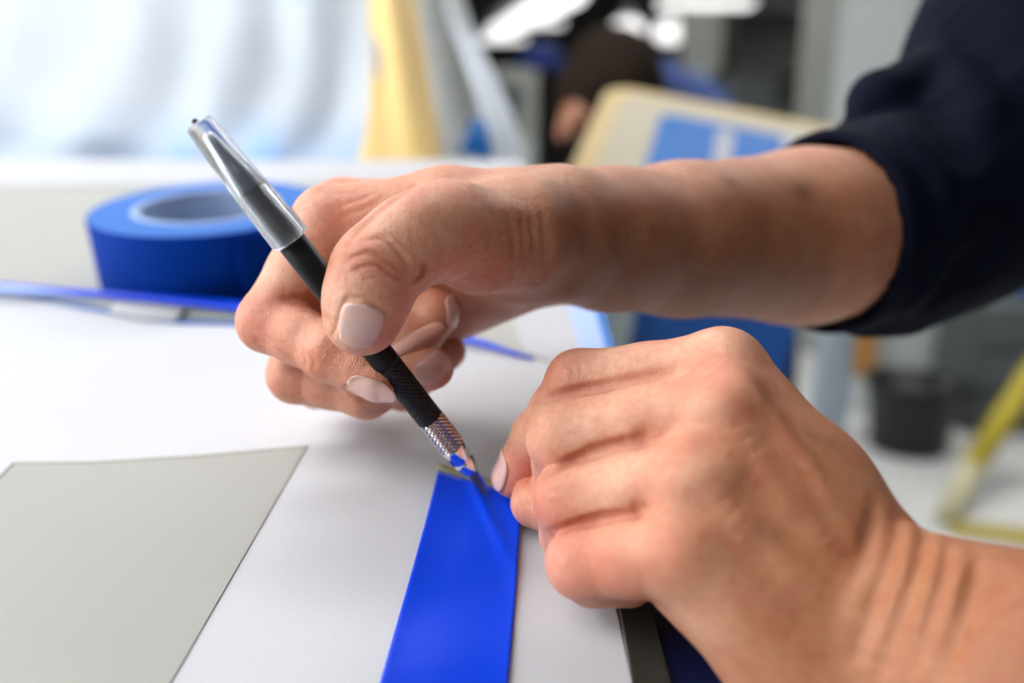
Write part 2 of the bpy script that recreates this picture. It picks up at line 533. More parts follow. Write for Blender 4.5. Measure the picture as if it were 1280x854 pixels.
mat('yellow_worn', (0.62, 0.57, 0.36), 0.6, var=0.08, vscale=10)
mat('red_plastic', (0.45, 0.05, 0.02), 0.5)
mat('orange_box', (0.42, 0.20, 0.05), 0.6, var=0.1, vscale=10)
mat('lamp_body', (0.5, 0.5, 0.5), 0.5)
mat('lamp_glow', (0.97, 0.985, 1.0), 0.5, emit=LAMP)
mat('wall_light', (0.30, 0.30, 0.29), 0.8, var=0.05, vscale=2)
mat('added_window_glow', (0.93, 0.97, 1.0), 0.5, emit=5.0)
mat('lamp_hall_fill', (1.0, 0.98, 0.94), 0.5, emit=11.0)
mat('lamp_far', (1.0, 0.98, 0.97), 0.5, emit=1.05)
M = MATS

def Fl(px, py, h=0.0):
    """pixel -> world point on the horizontal plane z = h"""
    r = W(P(px, py, 1000.0)) - C_
    return C_ + r * ((h - CAM_H) / r[2])

# ------------------------------------------------------------------ the hall
def plane(name, c, sx, sy, m, rx=0.0, rz=0.0):
    v = np.array([[-sx, -sy, 0], [sx, -sy, 0], [sx, sy, 0], [-sx, sy, 0]]) / 2
    Rm = np.array(Matrix.Rotation(rz, 3, 'Z') @ Matrix.Rotation(rx, 3, 'X'))
    o = mesh(name, v @ Rm.T + np.array(c), [(0, 1, 2, 3)], m, smooth=False)
    o['kind'] = 'structure'
    return o
plane('floor', (1.0, 7.0, 0.0), 24, 20, M['floor_epoxy'])
plane('ceiling', (1.0, 10.5, 3.9), 24, 13, M['hall_ceiling'])
plane('wall_back', (1.0, 17.0, 1.95), 24, 3.9, M['hall_wall'], rx=math.pi / 2)
plane('wall_right', (9.0, 8.0, 1.95), 18, 3.9, M['hall_wall'], rx=math.pi / 2, rz=-math.pi / 2)

# light from the left: unseen windows added in the hall's left wall
WL = -3.1
for k, (y0, y1, z0, z1) in enumerate([(-6, 12, 0.0, 0.95), (-6, 12, 3.15, 3.9), (-6, -2.0, 0.95, 3.15), (1.75, 12, 0.95, 3.15)]):
    o = box('wall_left', (WL - 0.1, (y0 + y1) / 2, (z0 + z1) / 2), (0.2, y1 - y0, z1 - z0), M['wall_light']); o['kind'] = 'structure'
for k in range(3):
    y0 = -2.0 + 1.25 * k; y1 = y0 + 1.25
    wn_ = box('added_window_%d' % (k + 1), (WL - 0.12, (y0 + y1) / 2, 2.05), (0.02, 1.21, 2.16), M['added_window_glow']); wn_['kind'] = 'structure'
    for dy in (0.03, 0.625, 1.22): box('added_window_frame', (WL - 0.09, y0 + dy, 2.05), (0.05, 0.05, 2.2), M['frame_grey'], wn_)
    for z in (0.98, 2.05, 3.12): box('added_window_frame', (WL - 0.085, (y0 + y1) / 2, z), (0.05, 1.25, 0.05), M['frame_grey'], wn_)

def luminaire(c, L, Wd, rz, label, glow, group=None):
    t = empty('ceiling_light', c, label, 'ceiling light', group)
    box('lamp_housing', (c[0], c[1], c[2] + 0.035), (L, Wd, 0.05), M['lamp_body'], t, rz, bev=0.008)
    box('lamp_diffuser', (c[0], c[1], c[2]), (L * 0.97, Wd * 0.9, 0.02), glow, t, rz, bev=0.006)
    for s in (-1, 1):
        q = np.array(c) + np.array([math.cos(rz), math.sin(rz), 0]) * s * L * 0.35
        v, f = tube_geo([q + np.array([0, 0, 0.06]), q + np.array([0, 0, 1.0])], 0.006, 6)
        mesh('hanger', v, f, M['lamp_body'], t)
    return t
# lamps above the bench (they light the hands), then unseen tubes added to brighten the hall
for c, L, Wd, rz, lab in [((-0.80, 0.95, 2.40), 1.6, 0.34, 0.15, 'long white tube light hung beyond the bench on the left'), ((0.85, 1.65, 2.60), 1.3, 0.22, -0.2, 'long white tube light hung beyond the bench on the right'),
                          ((-1.0, -0.85, 2.45), 1.5, 0.36, 0.5, 'long white tube light hung above the near left end of the bench'), ((-1.6, 0.25, 2.35), 1.6, 0.30, 1.45, 'long white tube light hung crosswise at the left end'),
                          ((1.7, 1.9, 3.1), 1.6, 0.5, 0.1, 'long white tube light over the white floor by the bucket'), ((0.2, 5.0, 3.3), 1.6, 0.5, 0.0, 'long white tube light over the people at work'), ((3.4, 5.6, 3.3), 1.6, 0.5, 0.0, 'long white tube light over the tool rack')]:
    luminaire(c, L, Wd, rz, lab, M['lamp_glow'] if c[1] < 1.8 else M['lamp_hall_fill'], 'tube lights over the bench and hall')
# lamps seen far down the hall
luminaire(WP(882, 6, 4700), 0.56, 0.2, 0.0, 'bright tube light at the top centre, right of the two round lamps', M['lamp_far'])
luminaire(WP(628, 50, 9000), 0.55, 0.3, 0.0, 'tube light low behind the dark-haired head, nearest the grey hull edge', M['lamp_far'])
luminaire(WP(660, 30, 8200), 0.75, 0.25, 0.0, 'tube light crossed by the slanting tube', M['lamp_far'])
luminaire(WP(560, 8, 8600), 0.22, 0.3, 0.0, 'short tube light at the top edge above the grey hull panel', M['lamp_far'])
luminaire(WP(940, 35, 9000), 0.35, 0.3, 0.0, 'dim short tube light beside the pale post', M['post_grey'])
a_, b_ = WP(718, -12, 3600), WP(618, 42, 6000)
t = empty('ceiling_light', (a_ + b_) / 2, 'slanting tube light running away down the hall', 'ceiling light')
v, f = tube_geo([a_, b_], 0.065, 12); mesh('lamp_diffuser', v, f, M['lamp_far'], t)
v, f = tube_geo([a_ + [0, 0, .09], b_ + [0, 0, .09]], 0.06, 8); mesh('lamp_housing', v, f, M['lamp_body'], t)
for px, py, lab in ((785, 37, 'left of the two round hanging lamps above the dark-haired head'), (838, 40, 'right of the two round hanging lamps under the bright tube')):
    q = WP(px, py, 8000)
    t = empty('pendant_lamp', q, lab, 'lamp', 'round lamps down the hall')
    v, f = lathe_geo(q + [0, 0, -0.12], (0, 0, 1), [(0.0, 0.02), (0.02, 0.10), (0.07, 0.155), (0.13, 0.17), (0.19, 0.14), (0.22, 0.08)], 24); mesh('lamp_globe', v, f, M['lamp_far'], t)
    v, f = lathe_geo(q + [0, 0, 0.1], (0, 0, 1), [(0.0, 0.09), (0.06, 0.08), (0.1, 0.02), (1.0, 0.012)], 16); mesh('lamp_socket', v, f, M['lamp_body'], t)

# posts, racks and cabinets down the hall
def floor_box(name, px0, px1, pyb, pyt, d, depth, m, label, cat, z0=0.0, parts=None, bev=0.01):
    """box standing on the floor whose front face spans px0..px1 at depth d"""
    a, b = WP(px0, pyt, d), WP(px1, pyt, d)
    y = a[1]; zt = a[2]
    t = empty(name, ((a[0] + b[0]) / 2, y + depth / 2, z0), label, cat)
    box('body', ((a[0] + b[0]) / 2, y + depth / 2, (z0 + zt) / 2), (b[0] - a[0], depth, zt - z0), m, t, bev=bev)
    return t, a[0], b[0], y, zt
t, x0, x1, y, zt = floor_box('steel_post', 868, 916, 0, -160, 5200, 0.25, M['post_grey'], 'pale grey steel post standing behind the beige board', 'post')
for k in range(4):
    box('bolt_plate', ((x0 + x1) / 2, y - 0.01, 0.3 + 0.6 * k), (0.10, 0.02, 0.12), M['frame_grey'], t, bev=0.004)
t, x0, x1, y, zt = floor_box('tool_rack', 925, 1064, 0, -60, 6000, 0.5, M['post_dark'], 'dark tool rack between the pale post and the grey cabinet', 'rack')
for k in range(5):
    box('rack_shelf', ((x0 + x1) / 2, y - 0.06, 0.35 + 0.42 * k), (x1 - x0 - 0.04, 0.14, 0.03), M['cabinet_grey'], t, bev=0.005)
for k in range(6):
    box('tool_tray', (x0 + 0.12 + 0.13 * k, y - 0.09, 0.42 + 0.42 * (k % 3)), (0.1, 0.1, 0.11), M['carton_grey'] if k % 2 else M['cabinet_grey'], t, bev=0.01)
t, x0, x1, y, zt = floor_box('tall_cabinet', 1062, 1250, 0, -120, 3600, 0.5, M['post_grey'], 'tall pale grey cabinet behind the navy sleeve', 'cabinet')
for k in range(2):
    w = (x1 - x0) / 2
    dr = box('door', (x0 + w * (k + 0.5), y - 0.012, zt / 2 + 0.04), (w - 0.012, 0.024, zt - 0.14), M['carton_grey'], t, bev=0.006)
    box('handle', (x0 + w + (0.05 if k else -0.05), y - 0.04, 1.1), (0.018, 0.03, 0.16), M['chrome'], dr, bev=0.004)
t, x0, x1, y, zt = floor_box('machine_stand', 915, 975, 0, 95, 4600, 0.4, M['cabinet_grey'], 'low dark machine stand at the foot of the pale post', 'stand')
box('machine_top', ((x0 + x1) / 2, y + 0.2, zt + 0.02), (x1 - x0 + 0.05, 0.44, 0.04), M['post_dark'], t, bev=0.01)

t, x0, x1, y, zt = floor_box('machine_cabinet', 585, 672, 0, 84, 6000, 0.5, M['post_grey'], 'grey machine cabinet far behind, left of the person in the cap', 'machine')
box('control_panel', ((x0 + x1) / 2, y - 0.02, zt - 0.22), (0.3, 0.04, 0.2), M['cabinet_grey'], t, bev=0.006)
box('door', ((x0 + x1) / 2, y - 0.012, zt * 0.38), (x1 - x0 - .06, 0.024, zt * 0.62), M['carton_grey'], t, bev=0.006)
# ------------------------------------------------------------------ lower right of the hall: floor, bucket, boxes
q = Fl(1133, 560)
sB = np.linalg.norm(q - C_)
t = empty('bucket', q, 'black plastic bucket on the white floor', 'bucket')
rb = 0.049 * sB
v, f = lathe_geo(q, (0, 0, 1), [(0.0, 0.0), (0.002, rb * .78), (0.25 * rb, rb * .82), (1.45 * rb, rb * .97), (1.48 * rb, rb * 1.06), (1.62 * rb, rb * 1.07), (1.62 * rb, rb * .93), (0.3 * rb, rb * .76), (0.28 * rb, 0.0)], 40)
mesh('bucket_body', v, f, M['bucket_black'], t)
v, f = tube_geo([q + np.array([math.cos(a) * rb * 1.08, -math.sin(a) * rb * 0.9 - rb * .3, 1.5 * rb - math.sin(a) * rb * 0.35]) for a in np.linspace(0, math.pi, 14)], 0.006, 8)
mesh('bucket_handle', v, f, M['bucket_black'], t)
# carton behind the bucket
q0 = Fl(1142, 508)
t = empty('carton', q0, 'pale grey carton standing behind the black bucket', 'box')
d0 = np.dot(q0 - C_, F_) * 1000
wC = 0.088 * d0 / 1000
zt = WP(1150, 398, d0)[2]
cx = WP(1145, 480, d0)[0]
box('carton_body', (cx, q0[1] + 0.12, zt / 2), (wC, 0.24, zt), M['carton_grey'], t, rz=0.08, bev=0.006)
for s in (-1, 1):
    box('carton_flap', (cx + s * wC * .26, q0[1] + 0.12, zt + 0.006), (wC * .5, 0.235, 0.008), M['frame_grey'], t, rz=0.08, bev=0.002)
# orange box + grey storage cabinets + red thing
q1 = Fl(1078, 520)
d1 = np.dot(q1 - C_, F_) * 1000
z1 = WP(1085, 412, d1)[2]; z0 = WP(1085, 470, d1)[2]
t = empty('parts_box', (q1[0], q1[1], 0), 'small orange-brown box on a grey pedestal under the sleeve cuff', 'box')
box('pedestal', (q1[0], q1[1] + .08, z0 / 2), (0.10, 0.15, z0), M['carton_grey'], t, bev=0.006)
box('box_body', (q1[0], q1[1] + .08, (z0 + z1) / 2), (0.085, 0.12, z1 - z0), M['orange_box'], t, bev=0.01)
box('box_lid', (q1[0], q1[1] + .08, z1 + 0.008), (0.095, 0.13, 0.02), M['orange_box'], t, bev=0.006)
q2 = Fl(1230, 548)
d2 = np.dot(q2 - C_, F_) * 1000
xa, xb = WP(1212, 500, d2)[0], WP(1420, 500, d2)[0]
z2 = WP(1240, 378, d2)[2]
t = empty('storage_cabinet', ((xa + xb) / 2, q2[1], 0), 'dark grey storage cabinet at the right edge behind the yellow bar', 'cabinet')
box('body', ((xa + xb) / 2, q2[1] + .19, z2 / 2), (xb - xa, 0.28, z2), M['cabinet_grey'], t, bev=0.008)
for k in range(3):
    hz = z2 / 3
    dr = box('drawer', ((xa + xb) / 2, q2[1] + 0.04, hz * (k + .5)), (xb - xa - .03, 0.03, hz - .02), M['cabinet_grey'], t, bev=0.006)
    box('handle', ((xa + xb) / 2, q2[1] + 0.018, hz * (k + .62)), (0.14, 0.02, 0.02), M['frame_grey'], dr, bev=0.004)
q = WP(1228, 384, d2 + 60)
t = empty('safety_knob', q, 'red round knob on top of the dark storage cabinet', 'knob')
v, f = lathe_geo(q + [0, 0, -0.035], (0, 0, 1), [(0, 0.012), (0.01, 0.012), (0.014, 0.028), (0.03, 0.036), (0.048, 0.03), (0.056, 0.01), (0.057, 0.0)], 20); mesh('knob_head', v, f, M['red_plastic'], t)
v, f = lathe_geo(q + [0, 0, -0.06], (0, 0, 1), [(0, 0.02), (0.006, 0.02), (0.008, 0.011), (0.03, 0.011)], 16); mesh('knob_stem', v, f, M['post_dark'], t)
q = WP(1268, 352, d2 + 160)
t = empty('tool_case', (q[0] + .06, q[1], z2), 'blue and grey tool case on top of the storage cabinet', 'case')
box('case_body', (q[0] + .10, q[1] + .05, z2 + 0.045), (0.26, 0.16, 0.085), M['bin_blue'], t, bev=0.012, rz=-0.1)
box('case_lid', (q[0] + .10, q[1] + .05, z2 + 0.105), (0.262, 0.162, 0.035), M['frame_grey'], t, bev=0.012, rz=-0.1)
# yellow bar leaning on the cabinet, worn pale foot
g0 = Fl(1180, 655); 
gd = np.dot(g0 - C_, F_) * 1000
g1 = WP(1218, 580, gd + 60); g2 = WP(1300, 452, gd + 170)
t = empty('barrier_bar', g0, 'yellow bar with a pale worn foot leaning in front of the grey cabinet', 'bar')
v, f = tube_geo([g0 + [0, 0, .012], g1], 0.033, 14); mesh('bar_foot', v, f, M['yellow_worn'], t)
v, f = tube_geo([g1, g2], 0.034, 14); mesh('bar_tube', v, f, M['yellow_paint'], t)
v, f = tube_geo([g1 - (g2 - g1) * .02, g1 + (g2 - g1) * .05], 0.037, 14); mesh('bar_joint', v, f, M['yellow_paint'], t)
# floor marking
pa = [Fl(1185, 668), Fl(1330, 690), Fl(1330, 668), Fl(1185, 652)]
o = mesh('floor_marking', [p + [0, 0, .004] for p in pa] + [p + [0, 0, .001] for p in pa], [(0, 1, 2, 3), (7, 6, 5, 4), (0, 4, 5, 1), (1, 5, 6, 2), (2, 6, 7, 3), (3, 7, 4, 0)], M['yellow_paint'], smooth=False)
tag(o, 'faded yellow line taped on the white floor', 'floor marking')

# ------------------------------------------------------------------ work surface
right_edge = [uv(662, 205), uv(690, 300), uv(722, 395), uv(812, 800)]
e0, e1 = np.array(right_edge[-2]), np.array(right_edge[-1])
dirn = (e1 - e0) / np.linalg.norm(e1 - e0)
near = tuple(e1 + dirn * 300)
uL = uv(0, 205)[0] - 450
far_v = uv(300, 203)[1]
slab = [(uL, far_v), (right_edge[0][0], far_v)] + right_edge[1:] + [near, (uL, near[1])]
o = prism('worktop', slab, -36, 0, M['primer_grey'], tags=('grey primed work surface sloping towards the viewer under the sheets', 'worktop'))
bevel(o, 0.003, 3)
# legs of the bench
bt = empty('bench_frame', W(T2(-200, 300, -700)) * [1, 1, 0], 'grey steel trestle frame under the work surface', 'trestle')
for (u, v_) in ((-500, 60), (-500, 540), (-60, 540), (-40, 60)):
    top = W(T2(u, v_, -36)); 
    box('leg', (top[0], top[1], top[2] / 2 - 0.005), (0.05, 0.05, top[2] - .02), M['frame_grey'], bt, bev=0.004)
# white masking sheet
white = pxpoly([(-160, 345), (120, 372), (300, 390), (480, 409), (600, 430), (694, 458), (770, 765), (800, 905)])
white += [(white[-1][0], white[-1][1] - 120), (white[0][0], white[-1][1] - 120)]
o = prism('masking_sheet', white, 0.05, 0.45, M['sheet_white'], tags=('large white masking sheet under both hands', 'sheet'))
# grey film patch on the sheet
g = pxpoly([(17, 580), (120, 579), (250, 571), (385, 559), (300, 707), (213, 858), (150, 990), (-200, 990), (-200, 790)])
o = prism('grey_film', g, 0.45, 0.85, M['film_grey'], tags=('flat grey film patch lying on the white sheet at lower left', 'film'))
e = [(17, 580), (120, 579), (250, 571), (385, 559)]
tv = [W(Tb(x, y, 0.8)) for x, y in e]; v, f = tube_geo(tv, 0.00022, 6); mesh('cut_edge', v, f, M['olive_edge'], o)
o.children[0].matrix_parent_inverse = Matrix()
tv = [W(Tb(x, y, 0.8)) for x, y in [(17, 580), (-60, 660)]]; v, f = tube_geo(tv, 0.00025, 6); mesh('cut_edge', v, f, M['dark_olive'], o)
# white paper along the far edge and the right side
far = [(uL, uv(0, 238)[1]), (uv(420, 238)[0], uv(420, 232)[1]), (uv(640, 222)[0], uv(640, 222)[1]), (uv(655, 206)[0], far_v + 4), (uL, far_v + 4)]
prism('paper_strip', far, 0.05, 1.2, M['paper_white'], tags=('white paper strip along the far edge of the work surface', 'paper'))
side = pxpoly([(640, 340), (640, 395), (655, 440), (697, 457), (735, 457), (716, 390), (702, 340)])
prism('paper_strip', side, 0.05, 0.35, M['paper_white'], tags=('cream white paper strip beside the right wrist on the bench edge', 'paper'))
# tape over the right edge of the bench
for nm, a, b, mt, lab in (('edge_tape', (714, 392), (748, 392), 'tape_pale', 'pale blue tape along the bench edge beneath the right forearm'),):
    pts = pxpoly([(706, 350), (714, 392), (734, 470), (766, 470), (744, 392), (730, 350)])
    prism(nm, pts, 0.4, 0.9, M[mt], tags=(lab, 'tape'))
prism('edge_tape', pxpoly([(730, 350), (744, 392), (766, 470), (778, 470), (755, 392), (740, 350)]), 0.2, 0.7, M['tape_cyan'], tags=('narrow deep blue tape beside the pale tape on the bench edge', 'tape'))
# worktop-edge shade put in as a dark strip, and blue film on the near right edge, under the left hand
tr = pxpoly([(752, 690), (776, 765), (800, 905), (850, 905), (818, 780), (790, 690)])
prism('edge_shade', tr, 0.05, 1.0, M['dark_olive'], tags=('dark olive edge strip beside the white sheet under the left hand', 'trim'))
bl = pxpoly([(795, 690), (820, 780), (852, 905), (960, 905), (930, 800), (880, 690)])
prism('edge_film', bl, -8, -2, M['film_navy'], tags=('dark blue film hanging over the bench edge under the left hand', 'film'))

# ------------------------------------------------------------------ tape roll
rc_top = Tb(260, 257, 38)
RO, RH = 62.5, 38.0
rc = rc_top - TN * RH
n_up = W(TN * 1000) - C_; n_up = n_up / np.linalg.norm(n_up)
roll = empty('tape_roll', W(rc), 'thick roll of blue masking tape lying flat behind the knife hand', 'tape')
def annulus(ro, ri, z0, z1, ch=0.8):
    return [(z0, ri), (z0, ro - ch), (z0 + ch, ro), (z1 - ch, ro), (z1, ro - ch), (z1, ri)]
def mm(p): return [(a * .001, b * .001) for a, b in p]
v, f = lathe_geo(W(rc), n_up, mm([(0, 40.5), (0, RO - .8), (.8, RO), (RH - .8, RO), (RH, RO - .8), (RH, 40.5)]), 128, closed=True)
o = mesh('tape_wind', v, f, M['tape_roll_blue'], roll)
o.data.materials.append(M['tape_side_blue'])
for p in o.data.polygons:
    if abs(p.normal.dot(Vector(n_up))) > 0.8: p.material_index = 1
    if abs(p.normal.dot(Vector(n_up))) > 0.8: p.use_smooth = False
v, f = lathe_geo(W(rc), n_up, mm([(0.2, 36), (0.2, 40.5), (RH + .4, 40.5), (RH + .4, 36)]), 96, closed=True)
o = mesh('core', v, f, M['tape_core'], roll); bevel(o, 0.0008)
# loose end of the tape, rounded corner, standing off the roll
xdir = W(TE * 1000) - C_; ydir = W(TY * 1000) - C_
nu, nv = 16, 9
V = []
for i in range(nu):
    s = i / (nu - 1)
    ang = math.radians(-60 + 40 * s)
    for j in range(nv):
        t_ = j / (nv - 1)
        cut = 0.0
        if i == 0: cut = 0.16 * (abs(2 * t_ - 1) ** 4)
        ang2 = ang + cut * 0.6
        rr = (RO + 0.5 + 3.2 * (1 - s) ** 2) * .001
        V.append(W(rc) + (xdir * math.cos(ang2) + ydir * math.sin(ang2)) * rr + n_up * (.001 * (1.0 + t_ * (RH - 2.0))))
o = mesh('loose_end', V, grid_faces(nu, nv), M['tape_roll_blue'], roll); solidify(o, 0.0006, 0)

# ------------------------------------------------------------------ long tape along the far edge of the sheet
def ribbon(name, pxa, pxb, ha, hb, m, n=40, parent=None, tags=None, thick=0.00025):
    A = catmull([np.array(p, float) for p in pxa], n); B = catmull([np.array(p, float) for p in pxb], n)
    V = []
    for a, b, x, y in zip(A, B, np.interp(np.linspace(0, 1, n), np.linspace(0, 1, len(ha)), ha), np.interp(np.linspace(0, 1, n), np.linspace(0, 1, len(hb)), hb)):
        p, q = Tb(a[0], a[1], x), Tb(b[0], b[1], y)
        V += [W(p), W((p + q) / 2 + TN * 0.15), W(q)]
    o = mesh(name, V, grid_faces(n, 3), m, parent, tags=tags)
    solidify(fix_normals(o), thick, 0)
    return o
tp = empty('sheet_edge_tape', W(Tb(300, 388, 0.5)), 'thin line of bright blue tape along the far edge of the white sheet', 'tape')
ribbon('blue_band', [(-160, 338), (0, 353), (110, 362), (200, 368), (300, 376), (480, 402), (588, 421), (640, 438), (668, 447)],
       [(-160, 346), (0, 360), (110, 371), (200, 379), (300, 390), (480, 412), (588, 430), (640, 444), (668, 450)], [6.0, 8.5, 8.5, 8.5, 5.0, 3.0, 1.5], [4.0, 5.5, 5.5, 5.5, 3.5, 2.0, 1.0], M['tape_blue'], parent=tp)
ribbon('clear_band', [(-160, 346), (0, 361), (110, 372), (200, 380), (300, 390), (420, 406)],
       [(-160, 350), (0, 366), (110, 383), (200, 398), (300, 404), (420, 418)], [3.5, 4.5, 4.5, 4.5], [0.7] * 4, M['tape_clear'], parent=tp)
ribbon('white_band', [(146, 377), (190, 380), (233, 385)], [(138, 391), (180, 399), (220, 402)], [5.2, 5.2], [1.3, 1.3], M['paper_white'], parent=tp, n=12)
ribbon('pale_end', [(-160, 342), (0, 356), (60, 363), (112, 372)], [(-160, 348), (0, 365), (60, 369), (112, 374)], [8.0, 8.6], [6.2, 6.2], M['tape_pale'], parent=tp, n=16)
ribbon('dark_band', [(-160, 350), (0, 364), (110, 382), (200, 398), (300, 403), (420, 417)],
       [(-160, 353), (0, 368), (110, 387), (200, 403), (300, 408), (420, 421)], [1.2] * 4, [0.6] * 4, M['bin_blue'], parent=tp)

# ------------------------------------------------------------------ blue tape strip being cut
nu, nv = 34, 64
left = catmull([np.array(p, float) for p in [(548, 588), (533, 648), (512, 724), (492, 794), (475, 854), (450, 940)]], nv)
righ = catmull([np.array(p, float) for p in [(651, 620), (649, 672), (645, 738), (640, 800), (635, 856), (628, 945)]], nv)
V = []
for i in range(nu):
    s = i / (nu - 1)
    for j in range(nv):
        t_ = j / (nv - 1)
        px = left[j] * (1 - s) + righ[j] * s
        lift = (2.6 + 1.6 * s) * max(0, 1 - t_ / 0.40) ** 1.5 + 0.8
        # fold running from the blade down to the right edge
        cx = 0.42 + 0.62 * min(1, t_ / 0.36)
        fold = 1.1 * math.exp(-((s - cx) / 0.09) ** 2) * max(0, 1 - t_ / 0.5)
        edge = 0.5 * (2 * s - 1) ** 4
        V.append(W(Tb(px[0], px[1], lift + fold + edge)))
o = mesh('tape_strip', V, grid_faces(nu, nv), M['tape_blue'], tags=('wide bright blue tape strip being cut by the knife', 'tape'))
solidify(fix_normals(o), 0.0003, 0)
strip = o
V = []
for k in range(14):
    s = k / 13
    p = np.array([547, 584.5]) * (1 - s) + np.array([624, 609]) * s
    for dy, hh in ((-5, 3.4), (0, 3.0), (5, 2.2)):
        V.append(W(Tb(p[0], p[1] + dy + 1.8 * math.sin(3.14 * s) * -1, hh + 1.6 * s)))
o = mesh('adhesive_edge', V, grid_faces(14, 3), M['olive_edge'], strip); solidify(o, 0.00025, 0)

# ------------------------------------------------------------------ craft knife
KA, KB = P(362, 299, 210.0), P(531, 515, 237.0)
KD = (KB - KA) / np.linalg.norm(KB - KA)
KT = KA - KD * 35.5                               # tail end of the cap
kd_w = W(KD * 1000) - C_; kd_w = kd_w / np.linalg.norm(kd_w)
def kp(s): return KT + KD * s
tip = kp(137)
knife = empty('craft_knife', W(tip), 'black craft knife with knurled silver collet and clear cap on its tail', 'knife')
def kl(name, prof, m, n=48, rad=None, parent=None, closed=False):
    v, f = lathe_geo(W(KT), kd_w, mm(prof), n, rad, closed)
    return mesh(name, v, f, m, parent or knife)
kl('handle', [(19.5, 2.6), (20, 2.95), (35.2, 3.1), (35.6, 3.95), (60, 4.0), (79, 4.05), (80, 4.0)], M['handle_black'])
def knurl(amp, ns, na):
    def f(s, r, th):
        a = (s * 1000 / ns + th / (2 * math.pi) * na) % 1; b = (s * 1000 / ns - th / (2 * math.pi) * na) % 1
        return r + amp * .001 * (1 - (abs(2 * a - 1) + abs(2 * b - 1)))
    return f
NK = 128
gr_ = kl('grip', [(80 + i * 0.1875, 3.95) for i in range(118)], M['knurl_black'], n=NK, rad=knurl(0.15, 1.5, 16))
cl_ = kl('collet', [(102, 3.5)] + [(102.0 + i * 0.1875, 3.95) for i in range(64)] + [(114, 3.5)], M['knurl_silver'], n=NK, rad=knurl(0.32, 1.5, 16))
for o in (gr_, cl_): o.data.polygons.foreach_set('use_smooth', [False] * len(o.data.polygons))
co = kl('collet_nose', [(113.8, 3.85), (114.6, 3.95), (119.2, 3.55), (119.5, 3.25), (119.9, 3.25), (120.2, 3.5), (124.6, 2.6), (125.2, 2.2), (125.2, 0.0)], M['chrome'], n=40)
# jaw slits
_, ka, kb = frame_of(KD)
for sgn in (1, -1):
    e = ka * sgn
    V = [W(kp(s) + e * r + kb * w) for s, r in ((120.4, 3.56), (125.0, 2.5)) for w in (-0.22, 0.22)] + [W(kp(s) + e * (r - 1) + kb * w) for s, r in ((120.4, 3.56), (125.0, 2.5)) for w in (-0.22, 0.22)]
    mesh('jaw_slit', V, [(0, 1, 3, 2), (4, 6, 7, 5), (0, 4, 5, 1), (2, 3, 7, 6), (0, 2, 6, 4), (1, 5, 7, 3)], M['knurl_black'], co, smooth=False)
# blade: pointed plate, broad side towards the viewer
side = np.cross(KD, np.array([0, 0, 1.0])); side /= np.linalg.norm(side)     # lies across the view
bn = np.cross(KD, side)
prof = [(122, -1.5), (122, 1.5), (127, 1.55), (131.5, 1.35), (136.7, -0.9), (137.2, -1.4), (134, -1.55), (127, -1.55)]
V = [W(kp(s) + side * w + bn * (0.25 if s < 136 else 0.05)) for s, w in prof] + [W(kp(s) + side * w - bn * (0.25 if s < 136 else 0.05)) for s, w in prof]
n = len(prof)
o = mesh('blade', V, [tuple(range(n)), tuple(range(n, 2 * n))[::-1]] + [(i, n + i, n + (i + 1) % n, (i + 1) % n) for i in range(n)], M['blade_steel'], knife, smooth=False); fix_normals(o)
V = [W(kp(s) + side * w - bn * 0.27 + bn * b) for b in (0, 0.54) for s, w in ((127.2, 1.56), (131.4, 1.33), (136.6, -0.9), (135.8, -1.1), (131.0, 0.65), (127.0, 1.0))]
o = mesh('blade_bevel', V, [tuple(range(6)), tuple(range(6, 12))[::-1]] + [(i, 6 + i, 6 + (i + 1) % 6, (i + 1) % 6) for i in range(6)], M['chrome'], o, smooth=False); fix_normals(o)
# clear cap pushed over the tail
capm = bpy.data.materials.new('cap_clear'); capm.use_nodes = True
nt = capm.node_tree; b = nt.nodes['Principled BSDF']
b.inputs['Base Color'].default_value = (0.93, 0.95, 0.97, 1); b.inputs['Roughness'].default_value = 0.12
b.inputs['Transmission Weight'].default_value = 1.0; b.inputs['IOR'].default_value = 1.38
nz = nt.nodes.new('ShaderNodeTexNoise'); nz.inputs['Scale'].default_value = 400
mr = nt.nodes.new('ShaderNodeMapRange'); mr.inputs['To Min'].default_value = 0.05; mr.inputs['To Max'].default_value = 0.22
tcn = nt.nodes.new('ShaderNodeTexCoord'); nt.links.new(tcn.outputs['Object'], nz.inputs['Vector'])
nt.links.new(nz.outputs['Fac'], mr.inputs['Value']); nt.links.new(mr.outputs['Result'], b.inputs['Roughness'])
tr_ = nt.nodes.new('ShaderNodeBsdfTransparent'); tr_.inputs[0].default_value = (0.95, 0.96, 0.98, 1)
df = nt.nodes.new('ShaderNodeBsdfTranslucent'); df.inputs[0].default_value = (0.9, 0.92, 0.95, 1)
dd = nt.nodes.new('ShaderNodeBsdfDiffuse'); dd.inputs[0].default_value = (0.9, 0.92, 0.95, 1)
mxs = nt.nodes.new('ShaderNodeMixShader'); mxs.inputs[0].default_value = 0.2
mx2 = nt.nodes.new('ShaderNodeMixShader'); mx2.inputs[0].default_value = 0.05
nt.links.new(b.outputs[0], mxs.inputs[1]); nt.links.new(tr_.outputs[0], mxs.inputs[2])
nt.links.new(mxs.outputs[0], mx2.inputs[1]); nt.links.new(dd.outputs[0], mx2.inputs[2])
nt.links.new(mx2.outputs[0], nt.nodes['Material Output'].inputs['Surface'])
cap = kl('cap', [(0.0, 0.0), (0.0, 2.9), (0.3, 3.35), (1.0, 3.6), (18, 4.6), (20, 4.7), (35.4, 5.15), (35.8, 5.0), (35.8, 4.4), (34.5, 4.25), (20.5, 3.7), (20, 3.45), (3.4, 1.05), (3.0, 0.0)], capm, n=56)
